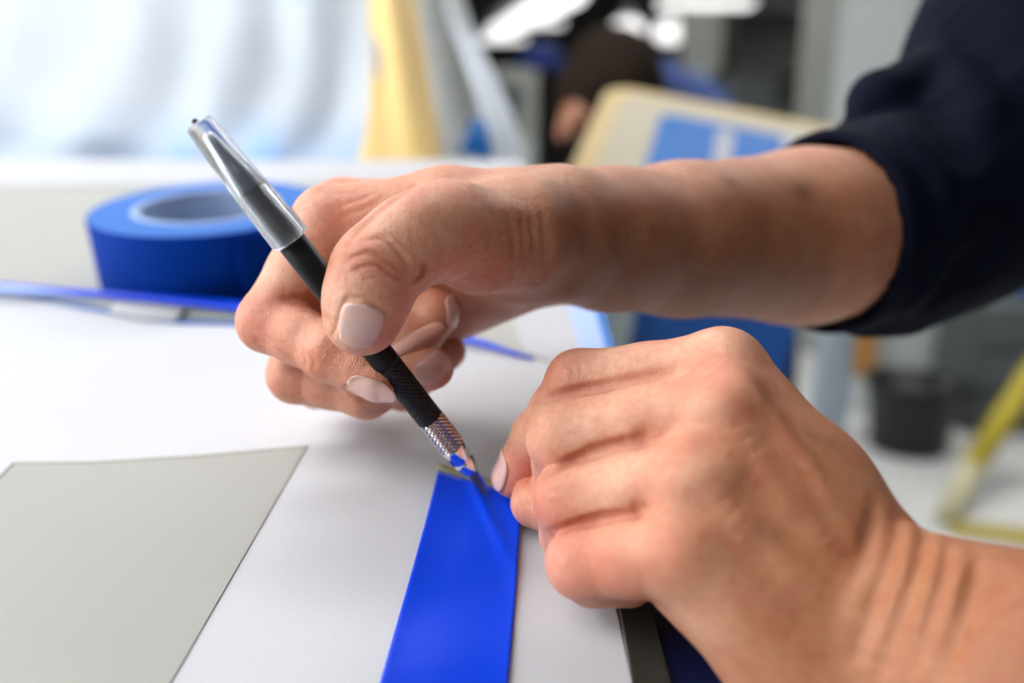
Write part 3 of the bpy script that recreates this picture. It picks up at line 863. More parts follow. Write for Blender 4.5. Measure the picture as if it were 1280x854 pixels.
kl('cap_bore', [(3.6, 0.55), (4.0, 0.85), (19.2, 2.95), (19.4, 2.7)], M['bore_dark'], parent=cap)  # dark solid core painted in for the refracted look of the hollow bore
kl('cap_seat', [(19.3, 3.0), (19.9, 3.1), (19.9, 2.7), (19.3, 2.7)], M['knurl_black'], parent=cap, closed=True)
for ang in (-2.5, 0.2):       # ribs at the mouth of the cap
    e = ka * math.cos(ang) + kb * math.sin(ang); w_ = np.cross(KD, e)
    V = [W(kp(s) + e * r + w_ * x) for s in (28.5, 35.7) for r in (4.6, 5.55) for x in (-0.8, 0.8)]
    o = mesh('cap_rib', V, [(0, 1, 3, 2), (4, 6, 7, 5), (0, 4, 5, 1), (2, 3, 7, 6), (0, 2, 6, 4), (1, 5, 7, 3)], capm, cap, smooth=False); bevel(fix_normals(o), 0.0003)
e = -ka * 0.0
v, f = lathe_geo(W(kp(0.05) + np.array([-0.9, -0.35, 0.0])), kd_w, mm([(-0.55, 0.0), (-0.5, 0.45), (-0.1, 0.75), (0.5, 0.75), (0.5, 0.0)]), 16)
mesh('cap_plug', v, f, M['handle_black'], cap)

# ------------------------------------------------------------------ the person at the bench
SK = skin_material('skin')
person = empty('person', W(np.array([430.0, 500.0, 300.0])) * [1, 1, 0], 'person in a navy rolled-sleeve shirt cutting blue tape with a knife', 'person')
SKIN = (0.66, 0.325, 0.208)
RED = (0.64, 0.20, 0.125); PALE = (0.76, 0.465, 0.32); TAN = (0.37, 0.158, 0.074); SPOT_SHADE = (0.19, 0.082, 0.038); CREASE = (0.45, 0.12, 0.065)

# ---- right arm, forearm and knife hand: one continuous surface
s_ = 0.47 * RES
fr = Field(axis((-98, 30, s_), (30, 175, 1.3 * RES)), axis((-92, 40, s_)), axis((192, 318, s_), (318, 425, 1.3 * RES)))
body = chain((1140, 283, 375, 38), (1000, 297, 340, 36.2), (850, 300, 305, 28.4), (760, 300, 282, 24.2), (700, 294, 264, 20.5), (640, 285, 258, 17))
body += chain((1000, 297, 355, 34), (850, 302, 322, 26), (760, 302, 297, 21), (690, 298, 282, 18))
body += chain((690, 285, 260, 18), (560, 270, 257, 14.5), (414, 281, 257, 12.3))
body += chain((690, 285, 272, 18), (430, 268, 277, 12))
body += chain((690, 292, 283, 17), (450, 286, 296, 11.5))
body += chain((690, 302, 290, 16), (480, 312, 309, 11))
body += chain((670, 335, 284, 14), (588, 368, 297, 14))
body += chain((640, 318, 265, 17), (530, 330, 282, 15)) + chain((600, 350, 280, 16), (520, 400, 298, 14))
fr.group(body, 7.0, 1.0)
thumb_root = chain((655, 295, 246, 17), (600, 300, 238, 15), (560, 290, 226, 13))
fr.group(thumb_root, 6.0, 6.0)
def put(F, rows, kin=2.6, kfar=0.6, knear=6.0, rad=15, thin=0.93, kc=None):
    c = P(*rows[0][:3]) if kc is None else kc
    F.group(finger(*rows, thin=thin), kin, (kfar, knear, c, rad))
put(fr, [(480, 312, 309, 11), (440, 482, 301, 8.2), (505, 488, 296, 7.4), (560, 440, 287, 6.4)])
put(fr, [(450, 286, 296, 11.5), (398, 478, 285, 9.0), (490, 474, 279, 8.4), (540, 392, 262, 8.6)])
put(fr, [(430, 268, 277, 12), (371, 468, 264, 9.4), (458, 490, 257, 8.4), (541, 461, 252, 6.6)])
put(fr, [(414, 281, 257, 12.3), (337, 402, 248, 9.6), (415, 441, 237, 8.7), (474, 474, 233, 7.0)])
put(fr, [(562, 286, 226, 13), (512, 303, 217, 11.6), (470, 337, 212, 11.0), (458, 374, 212, 10.2), (452, 401, 213, 9.2)], kin=4, thin=0.985, rad=26, knear=7)
# shape details: joint bulges, folds, creases
fr.blob(536, 246, -0.9, 8); fr.blob(455, 318, -0.5, 6)
fr.line([(518, 232), (490, 252), (458, 278), (434, 306)], 1.5, 2.0)                # web fold between thumb and index
fr.line([(345, 374), (380, 374), (402, 396), (421, 410)], 1.3, 1.4)               # flexion fold of the index
fr.line([(372, 388), (395, 392), (415, 404)], 0.5, 0.8)
for pts, a, w in [([(430, 325), (465, 317), (507, 342)], 1.0, 0.55), ([(438, 338), (470, 332), (502, 352)], 0.8, 0.5), ([(447, 352), (472, 348), (492, 358)], 0.5, 0.45),
                  ([(446, 303), (480, 300), (505, 322), (512, 340)], 0.6, 0.75), ([(460, 295), (492, 296), (516, 318)], 0.22, 0.6),
                  ([(518, 352), (528, 342), (528, 332)], 0.6, 0.8), ([(522, 362), (537, 350), (538, 336)], 0.4, 0.8),
                  ([(548, 352), (566, 340), (572, 322), (566, 305)], 0.30, 0.8), ([(565, 356), (585, 342), (592, 320), (588, 300)], 0.28, 0.9),
                  ([(585, 358), (606, 342), (612, 315), (606, 285)], 0.25, 0.9),
                  ([(648, 372), (664, 345), (668, 310), (660, 262), (645, 232)], 0.75, 1.5), ([(634, 372), (652, 345), (656, 305), (648, 258), (632, 232)], 0.6, 1.4),
                  ([(660, 375), (678, 345), (682, 310), (676, 270), (664, 240)], 0.6, 1.6), ([(622, 366), (640, 340), (643, 305), (636, 268)], 0.6, 1.2),
                  ([(386, 440), (393, 452), (391, 464)], 0.4, 0.7), ([(379, 436), (383, 450), (380, 462)], 0.3, 0.6),
                  ([(305, 420), (318, 436), (334, 446)], 0.3, 0.8), ([(312, 408), (325, 425), (345, 436)], 0.22, 0.8), ([(330, 418), (345, 428), (362, 430)], 0.2, 0.8),
                  ([(372, 478), (378, 488), (374, 496)], 0.3, 0.7), ([(420, 268), (455, 262), (490, 240)], 0.3, 1.0), ([(400, 262), (440, 254), (480, 236)], 0.25, 1.0),
                  ([(385, 300), (400, 320), (412, 345)], 0.25, 1.0)]:
    fr.line(pts, a, w)
for pts in ([(416, 420), (424, 396), (434, 374)], [(434, 374), (456, 374), (482, 390)], [(482, 390), (481, 410), (472, 428)], [(431, 486), (444, 476), (466, 475), (488, 480)], [(431, 486), (440, 493), (455, 500)]):
    fr.line(pts, 0.5, 0.7, taper=False)
# tendons at the wrist, bone at the forearm
fr.line([(600, 250), (660, 268), (730, 280)], -0.8, 3.5)
fr.line([(570, 233), (640, 226), (720, 232)], -0.7, 4)
fr.blob(690, 240, -1.0, 9)
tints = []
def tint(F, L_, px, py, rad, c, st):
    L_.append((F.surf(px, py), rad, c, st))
for px, py, rad, c, st in [(536, 248, 9, RED, .55), (470, 315, 8, RED, .40), (420, 265, 9, RED, .45), (312, 420, 9, RED, .55), (345, 395, 10, RED, .35), (390, 455, 7, RED, .45), (468, 470, 6, RED, .35),
                           (505, 385, 7, RED, .35), (428, 400, 5, PALE, .6), (440, 360, 7, PALE, .4), (500, 420, 5, PALE, .4), (340, 330, 8, PALE, .45), (355, 300, 6, PALE, .4),
                           (345, 480, 8, RED, .3), (560, 300, 12, PALE, .35), (600, 330, 12, RED, .25), (520, 270, 10, PALE, .3), (480, 280, 8, PALE, .3),
                           (700, 300, 26, TAN, .55), (800, 300, 45, TAN, .7), (930, 300, 45, TAN, .75), (1040, 300, 45, TAN, .7), (760, 345, 25, SPOT_SHADE, .5), (870, 345, 30, SPOT_SHADE, .55), (980, 360, 35, SPOT_SHADE, .5), (860, 225, 20, SKIN, .4),  # darker lower forearm and lighter top: shade put into the skin colour
                           (720, 330, 16, SPOT_SHADE, .4), (1003, 238, 5, SPOT_SHADE, .8), (913, 228, 3, SPOT_SHADE, .6), (700, 262, 9, SPOT_SHADE, .35)]:
    tint(fr, tints, px, py, rad, c, st)
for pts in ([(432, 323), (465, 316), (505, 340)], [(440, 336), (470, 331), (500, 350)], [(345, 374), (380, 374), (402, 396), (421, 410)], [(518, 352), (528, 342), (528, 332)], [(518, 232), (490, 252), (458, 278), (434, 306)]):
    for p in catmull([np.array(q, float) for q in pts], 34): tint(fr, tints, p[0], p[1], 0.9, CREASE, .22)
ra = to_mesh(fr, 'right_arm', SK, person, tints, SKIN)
ra['label'] = 'bare right forearm and hand gripping the knife'

def nail_at(F, px, py, axis_px, L, Wd, tilt=None, mname='nail', parent=None, **kw):
    c = F.surf(px, py)
    n = F.normal(c, 2.0) if tilt is None else np.asarray(tilt, float)
    b0 = F.surf(*axis_px[0]); b1 = F.surf(*axis_px[1])
    return nail_mesh('fingernail', c, b1 - b0, n, L, Wd, M[mname], parent, **kw)
th_c = fr.surf(450, 408)
nail_mesh('fingernail', th_c, P(443, 434, 213.0) - P(457, 383, 211.0), fr.normal(th_c, 2.5), 11.8, 10.6, M['nail'], ra, R=10, tipsharp=2.5, baser=2.8, lift=0.12, thick=0.3, bend=0.03, F=fr, free=0.8)
ix = fr.surf(464, 489)
nail_mesh('fingernail', ix + np.array([0, .3, 0]), P(503, 503, 230.5) - P(436, 482, 231), np.array([-0.10, 0.75, -1.0]), 15.5, 7.2, M['nail'], ra, R=4.8, tipsharp=1.4, baser=2.0, lift=0.1, thick=0.3, bend=0.02, F=fr, free=0.35)
nm_ = fr.surf(541, 461)
nail_mesh('fingernail', nm_, P(560, 444, 247) - P(523, 474, 247.5), fr.normal(nm_, 2), 12.0, 7.6, M['nail'], ra, R=6, lift=0.25, F=fr, free=0.5)
nail_mesh('fingernail', (P(553, 401, 251) + P(485, 441, 231)) / 2, P(485, 441, 231) - P(553, 401, 251), np.array([-.35, -.55, -1.0]), 26, 6.6, M['nail'], ra, R=6, tipsharp=4, baser=2.2, lift=0.0, bend=0.02)
nail_mesh('fingernail', P(566, 388, 259), P(566, 362, 258) - P(562, 410, 261), np.array([1.0, 0.0, -.35]), 11, 7.0, M['nail'], ra, R=5, lift=0.2, F=fr, free=0.4)

# ---- left hand and forearm: one continuous surface
s_ = 0.55 * RES
fl = Field(axis((-10, 108, s_), (108, 190, 1.3 * RES)), axis((-12, 118, s_)), axis((128, 262, s_)))
body = chain((902, 470, 214, 12.2), (1010, 612, 202, 14.8), (1098, 748, 190, 17.4))
body += chain((900, 522, 200, 12.2), (1105, 778, 183, 17.4))
body += chain((880, 605, 190, 11.9), (1095, 812, 179, 16.5))
body += chain((862, 688, 184, 11.3), (1075, 850, 175, 16.4))
body += chain((860, 722, 192, 10.3), (985, 825, 184, 13), (1075, 880, 176, 15))
body += chain((1098, 800, 180, 18.5), (1180, 812, 171, 21.4), (1285, 868, 160, 27), (1500, 960, 150, 31), (1900, 1100, 145, 36))
fl.group(body, 8.0, 1.0)
fl.group(finger((1070, 770, 190, 14), (960, 665, 212, 12.5), (840, 605, 228, 10.3), (738, 640, 231, 9.2), (669, 629, 237, 7.4)), 4, (0.9, 6, P(1000, 700, 205), 26))
put(fl, [(862, 688, 184, 11.3), (729, 703, 197, 8.9), (740, 720, 206, 7.4), (786, 726, 207, 6.8)], rad=15, knear=5)
put(fl, [(880, 605, 190, 11.9), (715, 624, 205, 9.6), (713, 667, 221, 8.2), (765, 675, 222, 7.5)], rad=15, knear=5)
put(fl, [(900, 522, 200, 12.2), (707, 548, 212, 10.0), (703, 603, 233, 8.5), (745, 618, 236, 7.5)], rad=15, knear=5)
put(fl, [(902, 470, 214, 12.2), (724, 479, 228, 9.4), (674, 546, 239, 8.1), (642, 597, 246, 6.4)], rad=15, knear=5)
# knuckles, webs, tendons, veins, wrist folds
for px, py, a, w in [(902, 432, -1.5, 10), (902, 514, -1.6, 10), (870, 592, -1.6, 10), (860, 680, -1.4, 10), (955, 560, 0.5, 12), (935, 640, 0.4, 10), (885, 555, 1.8, 6), (865, 638, 1.7, 6), (880, 468, 1.6, 6), (965, 500, 0.4, 8)]:
    fl.blob(px, py, a, w)
for pts, a, w in [([(676, 502), (700, 493), (730, 486), (790, 474), (838, 464)], 1.5, 1.2), ([(838, 464), (850, 458), (862, 452)], 0.4, 2.0),
                  ([(672, 596), (688, 589), (705, 582), (740, 564), (775, 554), (806, 548)], 2.4, 1.3), ([(790, 548), (806, 544), (812, 530)], 1.2, 2.4),
                  ([(684, 668), (700, 664), (720, 656), (745, 649), (772, 644), (798, 641)], 2.4, 1.3), ([(785, 641), (800, 637), (806, 626)], 1.2, 2.4),
                  ([(912, 520), (960, 590), (1010, 650), (1060, 710)], -0.7, 3.5), ([(880, 600), (940, 660), (1000, 715), (1050, 755)], -0.7, 3.5), ([(910, 440), (970, 530), (1030, 600)], -0.5, 3.5),
                  ([(868, 690), (930, 740), (1000, 790)], -0.5, 4),
                  ([(1000, 560), (1040, 630), (1060, 660), (1085, 720)], -0.55, 2.0), ([(960, 500), (985, 545), (1015, 580), (1040, 600)], -0.4, 1.8), ([(1015, 600), (1050, 640), (1075, 695)], 0.35, 1.6),
                  ([(1124, 636), (1118, 690), (1096, 750), (1060, 850)], 1.2, 2.0), ([(1156, 656), (1150, 705), (1130, 765), (1096, 856)], 2.4, 2.0), ([(1187, 676), (1180, 722), (1162, 780), (1130, 858)], 1.9, 1.8),
                  ([(1220, 692), (1214, 735), (1196, 790), (1165, 862)], 2.9, 2.2), ([(1096, 612), (1086, 670), (1066, 730)], 0.9, 2.0), ([(1252, 700), (1244, 745), (1228, 800)], 0.9, 2.0),
                  ([(1140, 648), (1134, 700), (1113, 758)], -1.0, 2.0), ([(1171, 668), (1165, 714), (1146, 772)], -1.2, 2.0), ([(1204, 686), (1197, 728), (1179, 785)], -1.4, 2.2),
                  ([(700, 452), (716, 460), (714, 474)], 0.35, 0.8), ([(710, 447), (727, 456), (726, 470)], 0.35, 0.8), ([(722, 444), (738, 452), (738, 466)], 0.3, 0.8), ([(690, 462), (702, 468), (700, 480)], 0.3, 0.8),
                  ([(662, 520), (676, 530), (690, 534)], 0.25, 0.7), ([(655, 530), (668, 540), (682, 546)], 0.25, 0.7)]:
    fl.line(pts, a, w)
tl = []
for px, py, rad, c, st in [(905, 425, 9, PALE, .45), (900, 470, 10, RED, .45), (905, 505, 8, PALE, .5), (880, 575, 9, PALE, .5), (850, 560, 8, RED, .35), (868, 670, 9, PALE, .5), (845, 690, 9, RED, .45), (815, 640, 10, RED, .3),
                           (690, 560, 8, RED, .30), (740, 540, 12, PALE, .35), (760, 610, 12, PALE, .35), (700, 640, 8, RED, .3), (700, 700, 9, RED, .45), (760, 710, 10, RED, .35), (780, 460, 12, PALE, .4),
                           (655, 590, 9, RED, .6), (670, 635, 8, RED, .6), (690, 470, 6, RED, .5), (780, 750, 10, RED, .4),
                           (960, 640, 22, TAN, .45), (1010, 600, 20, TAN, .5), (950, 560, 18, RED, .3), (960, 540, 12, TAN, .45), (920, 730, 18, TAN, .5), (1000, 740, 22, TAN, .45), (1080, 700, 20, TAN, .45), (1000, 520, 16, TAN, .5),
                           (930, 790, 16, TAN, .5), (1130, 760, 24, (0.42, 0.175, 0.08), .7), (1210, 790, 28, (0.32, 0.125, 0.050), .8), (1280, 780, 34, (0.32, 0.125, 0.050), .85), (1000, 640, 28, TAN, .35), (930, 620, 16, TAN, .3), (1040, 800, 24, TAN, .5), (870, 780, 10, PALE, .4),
                           (1000, 640, 3, SPOT_SHADE, .4), (945, 665, 3, SPOT_SHADE, .5), (1040, 555, 3, SPOT_SHADE, .5), (1015, 545, 2.5, SPOT_SHADE, .5), (968, 670, 2, SPOT_SHADE, .4)]:
    tint(fl, tl, px, py, rad, c, st)
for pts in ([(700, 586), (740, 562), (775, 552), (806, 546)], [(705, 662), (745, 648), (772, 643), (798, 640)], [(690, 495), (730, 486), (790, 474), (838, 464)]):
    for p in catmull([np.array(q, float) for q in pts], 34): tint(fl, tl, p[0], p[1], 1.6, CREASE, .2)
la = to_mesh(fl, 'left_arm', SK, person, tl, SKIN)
la['label'] = 'bare left hand and wrist pinching the tape'
nail_mesh('fingernail', P(624, 586, 243.5), P(618, 606, 247) - P(632, 562, 241), np.array([-1.0, -0.30, -0.45]), 12.5, 8.6, M['nail'], la, R=5.5, tipsharp=2.4, lift=0.25, F=fl, free=0.6)

# ---- navy shirt: sleeves and chest
fs = Field(axis((105, 640, 2.6 * RES)), axis((-560, 190, 2.6 * RES)), axis((80, 520, 2.6 * RES)))
sleeve = chain((1042, 291, 354, 42.5), (1110, 280, 372, 47), (1182, 252, 390, 50), (1290, 60, 402, 54), (1420, -240, 410, 62), (1540, -560, 420, 70))
fs.group(sleeve, 16, 1, pad=24)
lsl = [(np.array([215.0, 92, 138]), 44, np.array([330.0, 70, 150]), 52), (np.array([330.0, 70, 150]), 52, np.array([470.0, -260, 190]), 66)]
fs.group(lsl, 16, 1, pad=24)
torso = [(np.array([490.0, -330, 200]), 80, np.array([455.0, -380, 400]), 80), (np.array([520.0, -250, 300]), 120, np.array([545.0, 60, 300]), 115), (np.array([470.0, -420, 300]), 60, np.array([440.0, -470, 300]), 55)]
fs.group(torso, 40, 30, pad=50)
# folds in the cloth
def cone_px(*rows): return [P(*r[:3]) for r in rows]
for pts, a, w in [([(1075, 165), (1110, 200), (1140, 235), (1150, 260)], 7, 9), ([(1090, 140), (1130, 180), (1170, 230), (1200, 250)], -6, 8), ([(1060, 180), (1090, 215), (1120, 250)], -5, 7),
                  ([(1075, 400), (1110, 370), (1140, 330), (1150, 290)], 6, 8), ([(1105, 395), (1150, 360), (1185, 310)], -5, 8), ([(1160, 110), (1190, 170), (1230, 220)], 6, 9), ([(1175, 60), (1215, 120), (1265, 160)], -5, 10),
                  ([(1200, 390), (1230, 330), (1260, 280)], 6, 10), ([(1160, 395), (1190, 350), (1215, 300)], 5, 8), ([(1185, 10), (1230, 60), (1280, 90)], 5, 10), ([(1066, 150), (1075, 138), (1095, 132)], 6, 7)]:
    fs.line(pts, a, w, n=12)
fs.group(chain((1076, 146, 366, 7), (1098, 128, 372, 13), (1150, 112, 382, 18)), 8, 6, pad=20)
fs.group(chain((1078, 398, 362, 8), (1130, 392, 370, 9)) + chain((1165, 375, 382, 10), (1190, 362, 388, 11)), 6, 8, pad=20)
# cuff: rolled band, hollow mouth
cc, cd = P(1040, 291, 353), P(1140, 283, 375) - P(1000, 297, 340)
cd = cd / np.linalg.norm(cd)
s = fs.sl(cc - 75, cc + 75); p = fs.pts(s)
tpos = (p[0] - cc[0]) * cd[0] + (p[1] - cc[1]) * cd[1] + (p[2] - cc[2]) * cd[2]
cut = -tpos - 4.0
rad_ = np.sqrt(np.maximum(0, (p[0] - cc[0]) ** 2 + (p[1] - cc[1]) ** 2 + (p[2] - cc[2]) ** 2 - tpos ** 2))
bandd = np.sqrt(np.maximum(0, rad_ - 41.5) ** 2 * 1.0 + (np.maximum(np.abs(tpos - 6) - 12, 0)) ** 2) - 3.0
inner = rad_ - 39.5
Dn = np.maximum(fs.D[s], cut)
Dn = np.minimum(Dn, np.maximum(bandd, -inner))
Dn = np.maximum(Dn, -np.maximum(inner, np.abs(tpos) - 22))
fs.D[s] = Dn.astype(np.float32)
sh = to_mesh(fs, 'shirt', M['shirt_navy'], person)
sh['label'] = 'navy blue work shirt with rolled sleeve'

# ------------------------------------------------------------------ wrapped hull behind the bench
hull = empty('wrapped_part', WP(300, 190, 900) * [1, 1, 0] + [0, 0, W(T2(0, far_v, 0))[2]], 'large curved part wrapped in white film with a yellow panel, behind the bench', 'aircraft part')
def skin_sheet(name, edgeL, edgeR, m, nu=40, nv=40, fold=None, parent=None):
    """surface between two pixel/depth edge curves (lists of (px,py,d))"""
    A = catmull([P(*p) for p in edgeL], nv); B = catmull([P(*p) for p in edgeR], nv)
    V = []
    for i in range(nu):
        u = i / (nu - 1)
        for j in range(nv):
            v_ = j / (nv - 1)
            q = A[j] * (1 - u) + B[j] * u
            q = q + np.array([0, 0, -1.0]) * 70 * math.sin(math.pi * u) * 0
            if fold: q = q + np.array([0, 0.2, -1.0]) * fold(u, v_)
            V.append(W(q))
    o = mesh(name, V, grid_faces(nu, nv), m, parent)
    solidify(fix_normals(o), 0.0012, 0)
    return o
def wfold(u, v):
    a = 13 * math.sin(10 * u + 8.5 * v * (1.15 - u) + 0.8 * math.sin(6 * v)) * (1 - 0.35 * v)
    a += 6.5 * math.sin(23 * u + 9 * v * v + 1.3) + 4 * math.sin(41 * u - 6 * v + 2 * math.sin(7 * u))
    a += 9 * max(0, math.sin(15 * (u - 0.55 + 0.25 * v))) * v
    return a * min(1.0, 0.25 + 3.5 * v)
fc_ = skin_sheet('film_cover', [(-330, 240, 785), (-330, 60, 860), (-330, -180, 980)], [(455, 236, 785), (478, 90, 860), (440, -180, 980)], M['wrap_white'], 90, 60, wfold, hull)
ca = fc_.data.color_attributes.new('Col', 'FLOAT_COLOR', 'POINT')
cols = []
for i in range(90):
    for j in range(60):
        u, v_ = i / 89, j / 59
        st = max(0.0, 1 - abs(u - 0.80) / 0.25) * max(0.0, 1 - v_ / 0.38) * (0.35 + 0.65 * max(0, math.sin(46 * u + 5 * v_)))
        st = min(1, 1.5 * st + 0.3 * max(0, 1 - v_ / 0.4))
        cols += [0.38 * (1 - st) + 0.12 * st, 0.415 * (1 - st) + 0.30 * st, 0.46 * (1 - st) + 0.60 * st, 1]
ca.data.foreach_set('color', cols)
wm = bpy.data.materials.new('wrap_tinted'); wm.use_nodes = True
wn = wm.node_tree; wb = wn.nodes['Principled BSDF']; wa = wn.nodes.new('ShaderNodeAttribute'); wa.attribute_name = 'Col'
wn.links.new(wa.outputs['Color'], wb.inputs['Base Color']); wb.inputs['Roughness'].default_value = 0.5
fc_.data.materials.clear(); fc_.data.materials.append(wm)
skin_sheet('yellow_panel', [(436, 238, 800), (462, 120, 845), (452, -180, 985)], [(556, 238, 815), (538, 90, 880), (490, -180, 1000)], M['panel_yellow'], 20, 30, lambda u, v: 14 * math.sin(3.1 * u) + 4 * math.sin(9 * u + 5 * v), hull)
skin_sheet('grey_panel', [(552, 238, 820), (536, 90, 885), (488, -180, 1005)], [(680, 240, 950), (618, 110, 980), (520, -180, 1060)], M['panel_grey'], 24, 30, lambda u, v: 10 * math.sin(9 * u + v), hull)
skin_sheet('blue_tape_patch', [(575, 190, 852), (584, 172, 858), (588, 150, 866)], [(616, 200, 868), (612, 176, 872), (606, 150, 880)], M['tape_cyan'], 10, 10, lambda u, v: 6, hull)
skin_sheet('edge_wrap', [(612, 206, 880), (600, 130, 905), (560, 20, 960), (530, -120, 1010)], [(662, 214, 940), (634, 130, 960), (585, 20, 1000), (545, -120, 1040)], M['wrap_white'], 12, 30, lambda u, v: 8 + 5 * math.sin(7 * v), hull)
# carrier under the hull
cz = W(T2(0, far_v, 0))[2]
box('carrier', (WP(160, 200, 980)[0], WP(300, 200, 980)[1] + 0.06, cz / 2 - 0.01), (1.0, 0.30, cz - 0.03), M['frame_grey'], hull, bev=0.01)

# ------------------------------------------------------------------ beige board with blue film on a wrapped trolley
bd = empty('film_covered_board', Fl(880, 640), 'tilted beige-edged board covered with blue film beyond the forearm', 'board')
corner = {'tl': (762, 104, 1330), 'tr': (1085, 168, 1500), 'br': (1120, 300, 1060), 'bl': (690, 262, 1010)}
Pq = {k: P(*v_) for k, v_ in corner.items()}
Pq['br'] = Pq['bl'] + (Pq['tr'] - Pq['tl'])          # keep the board flat
def bq(u, v_): return (Pq['bl'] * (1 - u) + Pq['br'] * u) * (1 - v_) + (Pq['tl'] * (1 - u) + Pq['tr'] * u) * v_
bnm = np.cross(Pq['br'] - Pq['bl'], Pq['tl'] - Pq['bl']); bnm /= np.linalg.norm(bnm)
if bnm[2] > 0: bnm = -bnm
def board_piece(name, u0, u1, v0, v1, h0, h1, m, parent, r=0.0, n=6):
    """rounded rectangle in board coordinates, extruded along its normal"""
    pts = []
    for (cu, cv, a0) in ((u1 - r, v1 - r, 0), (u0 + r, v1 - r, 90), (u0 + r, v0 + r, 180), (u1 - r, v0 + r, 270)):
        for k in range(n if r else 1):
            a = math.radians(a0 + 90 * k / max(1, n - 1))
            pts.append((cu + r * math.cos(a), cv + r * math.sin(a)))
    k = len(pts)
    V = [W(bq(*p) + bnm * h0) for p in pts] + [W(bq(*p) + bnm * h1) for p in pts]
    o = mesh(name, V, [tuple(range(k))[::-1], tuple(range(k, 2 * k))] + [(i, (i + 1) % k, k + (i + 1) % k, k + i) for i in range(k)], m, parent, smooth=False)
    return bevel(fix_normals(o), 0.003)
board_piece('board_edge', 0, 1, 0, 1, -28, 0, M['board_beige'], bd, 0.10)
board_piece('board_face', 0.06, 0.97, 0.03, 0.93, 0, 3, M['board_cream'], bd, 0.09)
board_piece('blue_film', 0.20, 0.66, 0.05, 0.80, 3, 5, M['tape_cyan'], bd, 0.05)
board_piece('white_label', 0.40, 0.46, 0.44, 0.74, 5, 6.5, M['paper_white'], bd, 0.02)
board_piece('cream_film', 0.64, 0.95, 0.08, 0.84, 3.2, 6.5, M['paper_white'], bd, 0.05)
# trolley with blue bin below
tv_ = empty('trolley', Fl(880, 600), 'grey-framed trolley holding a blue bin under the tilted board', 'trolley')
xa, xb = WP(735, 430, 1150)[0], WP(1000, 430, 1150)[0]
yb = WP(800, 430, 1150)[1]
zt, zb = WP(800, 378, 1150)[2], WP(800, 640, 1150)[2]
def tray(name, x0, x1, y0, y1, z0, z1, m, parent, wall=0.012, tp=0.03):
    V = []
    for z, ins in ((z0, tp), (z1, 0)):
        V += [(x0 + ins, y0 + ins, z), (x1 - ins, y0 + ins, z), (x1 - ins, y1 - ins, z), (x0 + ins, y1 - ins, z)]
    for z, ins in ((z1, wall), (z0 + wall, tp + wall)):
        V += [(x0 + ins, y0 + ins, z), (x1 - ins, y0 + ins, z), (x1 - ins, y1 - ins, z), (x0 + ins, y1 - ins, z)]
    Fc = [(3, 2, 1, 0)]
    for a in (0, 4, 8):
        Fc += [(a + i, a + (i + 1) % 4, a + 4 + (i + 1) % 4, a + 4 + i) for i in range(4)]
    Fc.append((12, 13, 14, 15))
    o = mesh(name, V, Fc, m, parent, smooth=False)
    return bevel(fix_normals(o), 0.006)
tray('bin_tub', xa, xb, yb, yb + 0.30, zb, zt, M['bin_blue'], tv_)
for x in (xa + .015, xb + .035):
    for yy in (yb - 0.03, yb + 0.33):
        box('leg', (x, yy, zt / 2), (0.035, 0.035, zt), M['frame_grey'], tv_, bev=0.004)
for z in (zb - .02, 0.2):
    box('rail', ((xa + xb) / 2 + .025, yb - 0.03, z), (xb - xa, 0.03, 0.03), M['frame_grey'], tv_, bev=0.003)
box('cloth_strip', (WP(762, 420, 1100)[0], yb - 0.06, (zt + zb) / 2 + .03), (0.024, 0.012, zt - zb), M['carton_grey'], tv_, ry=0.15, bev=0.003)
box('film_strip', (WP(1040, 440, 1180)[0], yb - 0.01, (zt + zb) / 2), (0.028, 0.012, zt - zb + .1), M['wrap_blue'], tv_, bev=0.003)

# ------------------------------------------------------------------ people down the hall
SKB = skin_material('skin_far', bump=0.1)
def cams(*rows): return chain(*rows)
# person bending over work, dark hair
pn = empty('person', W(P(830, 500, 1900)) * [1, 1, 0], 'dark-haired person in a blue shirt bending over work behind the board', 'person')
f1 = Field(axis((60, 660, 9)), axis((-720, 880, 9)), axis((1450, 2200, 9)))
f1.group(chain((752, 112, 1660, 72), (738, 140, 1630, 60)) + chain((712, 158, 1600, 26), (704, 168, 1590, 16)) + chain((770, 150, 1690, 52), (800, 185, 1760, 60)), 24, 1, pad=40)
f1.group(chain((812, 130, 1800, 80), (850, 165, 1870, 95), (900, 300, 1900, 125), (920, 440, 1900, 115)) + chain((905, 440, 1880, 90), (895, 640, 1880, 70), (893, 790, 1890, 55), (890, 930, 1900, 48)) + chain((940, 440, 1920, 90), (945, 640, 1930, 70), (945, 790, 1930, 55), (945, 930, 1930, 48)), 50, 40, pad=60)
f1.group(chain((795, 160, 1710, 55), (770, 300, 1640, 44), (720, 330, 1560, 36), (700, 335, 1520, 34)), 20, 20, pad=40)
b1 = to_mesh(f1, 'body', SKB, pn, [], (0.34, 0.15, 0.085))
f2 = Field(axis((40, 460, 7)), axis((-720, -360, 7)), axis((1460, 1860, 7)))
f2.group(chain((766, 98, 1672, 104), (752, 122, 1650, 98)) + chain((780, 128, 1700, 88), (782, 152, 1715, 70)), 30, 1, pad=40)
s = f2.sl((-1e4,) * 3, (1e4,) * 3); p = f2.pts(s)
fc = P(690, 165, 1560)
r2 = np.sqrt((p[0] - fc[0]) ** 2 + (p[1] - fc[1]) ** 2 + (p[2] - fc[2]) ** 2)
f2.D = np.maximum(f2.D, 84 - r2).astype(np.float32)
to_mesh(f2, 'hair', M['hair_dark'], pn)
v, f = lathe_geo(W(P(738, 158, 1578)), (0, -1, 0.1), mm([(-10, 10), (0, 15), (4, 17), (8, 12), (8, 0)]), 14); mesh('ear', v, f, SKB, pn)
f3 = Field(axis((150, 660, 9)), axis((-720, 880, 9)), axis((1550, 2200, 9)))
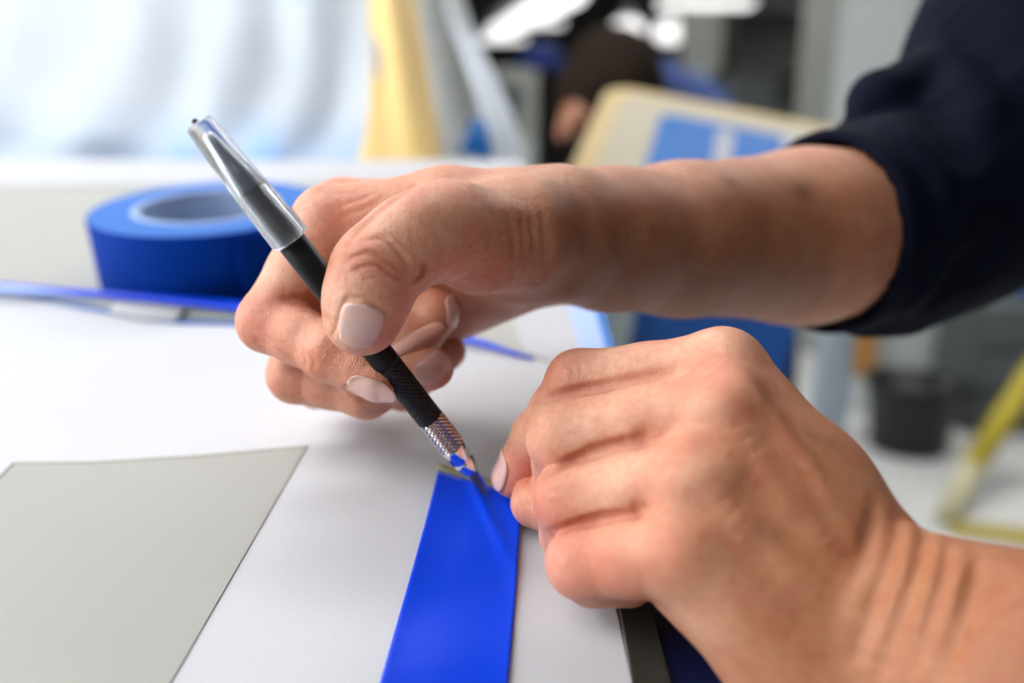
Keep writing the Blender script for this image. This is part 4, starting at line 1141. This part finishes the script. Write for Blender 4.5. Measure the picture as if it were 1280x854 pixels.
f3.group(chain((815, 126, 1805, 92), (856, 160, 1880, 106), (902, 300, 1905, 138), (922, 450, 1905, 128)), 50, 1, pad=60)
f3.group(chain((800, 158, 1715, 64), (775, 290, 1650, 54)), 20, 30, pad=40)
to_mesh(f3, 'shirt', M['shirt_blue'], pn)
f6 = Field(axis((150, 680, 9)), axis((-100, 900, 9)), axis((1650, 2200, 9)))
f6.group(chain((920, 400, 1900, 135), (918, 460, 1900, 128)) + chain((905, 440, 1880, 104), (895, 640, 1880, 84), (893, 790, 1890, 68), (891, 900, 1900, 62)) + chain((940, 440, 1920, 104), (945, 640, 1930, 84), (945, 790, 1930, 68), (945, 900, 1930, 62)), 30, 1, pad=60)
to_mesh(f6, 'trousers', M['shirt_dark'], pn)
# person in a blue cap
pc = empty('person', W(P(655, 420, 3700)) * [1, 1, 0], 'person in a blue cap and dark navy jacket working far behind', 'person')
f4 = Field(axis((-330, 380, 14)), axis((-520, 1300, 14)), axis((3350, 4000, 14)))
f4.group(chain((677, 96, 3700, 92), (671, 112, 3650, 70)) + chain((681, 120, 3720, 55), (679, 140, 3730, 60)), 30, 1, pad=60)
f4.group(chain((647, 170, 3720, 120), (657, 330, 3740, 150), (659, 330, 3740, 130)) + chain((642, 320, 3740, 90), (642, 420, 3740, 80)), 60, 50, pad=80)
f4.group(chain((627, 165, 3690, 60), (615, 200, 3600, 45), (621, 135, 3520, 36), (622, 122, 3500, 40)), 30, 30, pad=60)
to_mesh(f4, 'body', SKB, pc, [], (0.42, 0.22, 0.14))
f5 = Field(axis((-350, 380, 14)), axis((-520, 720, 14)), axis((3350, 4100, 14)))
f5.group(chain((645, 168, 3720, 132), (655, 330, 3740, 165), (659, 440, 3740, 150)), 60, 1, pad=80)
f5.group(chain((627, 165, 3690, 72), (615, 200, 3600, 58), (617, 160, 3540, 48)), 30, 30, pad=60)
to_mesh(f5, 'jacket', M['shirt_dark'], pc)
q = WP(677, 86, 3700)
v, f = lathe_geo(q, (0.1, 0, 1), [(0, 0.105), (0.03, 0.107), (0.08, 0.09), (0.11, 0.05), (0.12, 0.0)], 20); cp = mesh('cap', v, f, M['cap_blue'], pc)
v, f = lathe_geo(q + [-0.07, -0.06, 0.0], (0.1, 0, 1), [(0, 0.0), (0.0, 0.085), (0.012, 0.08), (0.014, 0.0)], 20); mesh('cap_peak', v, f, M['cap_blue'], cp)
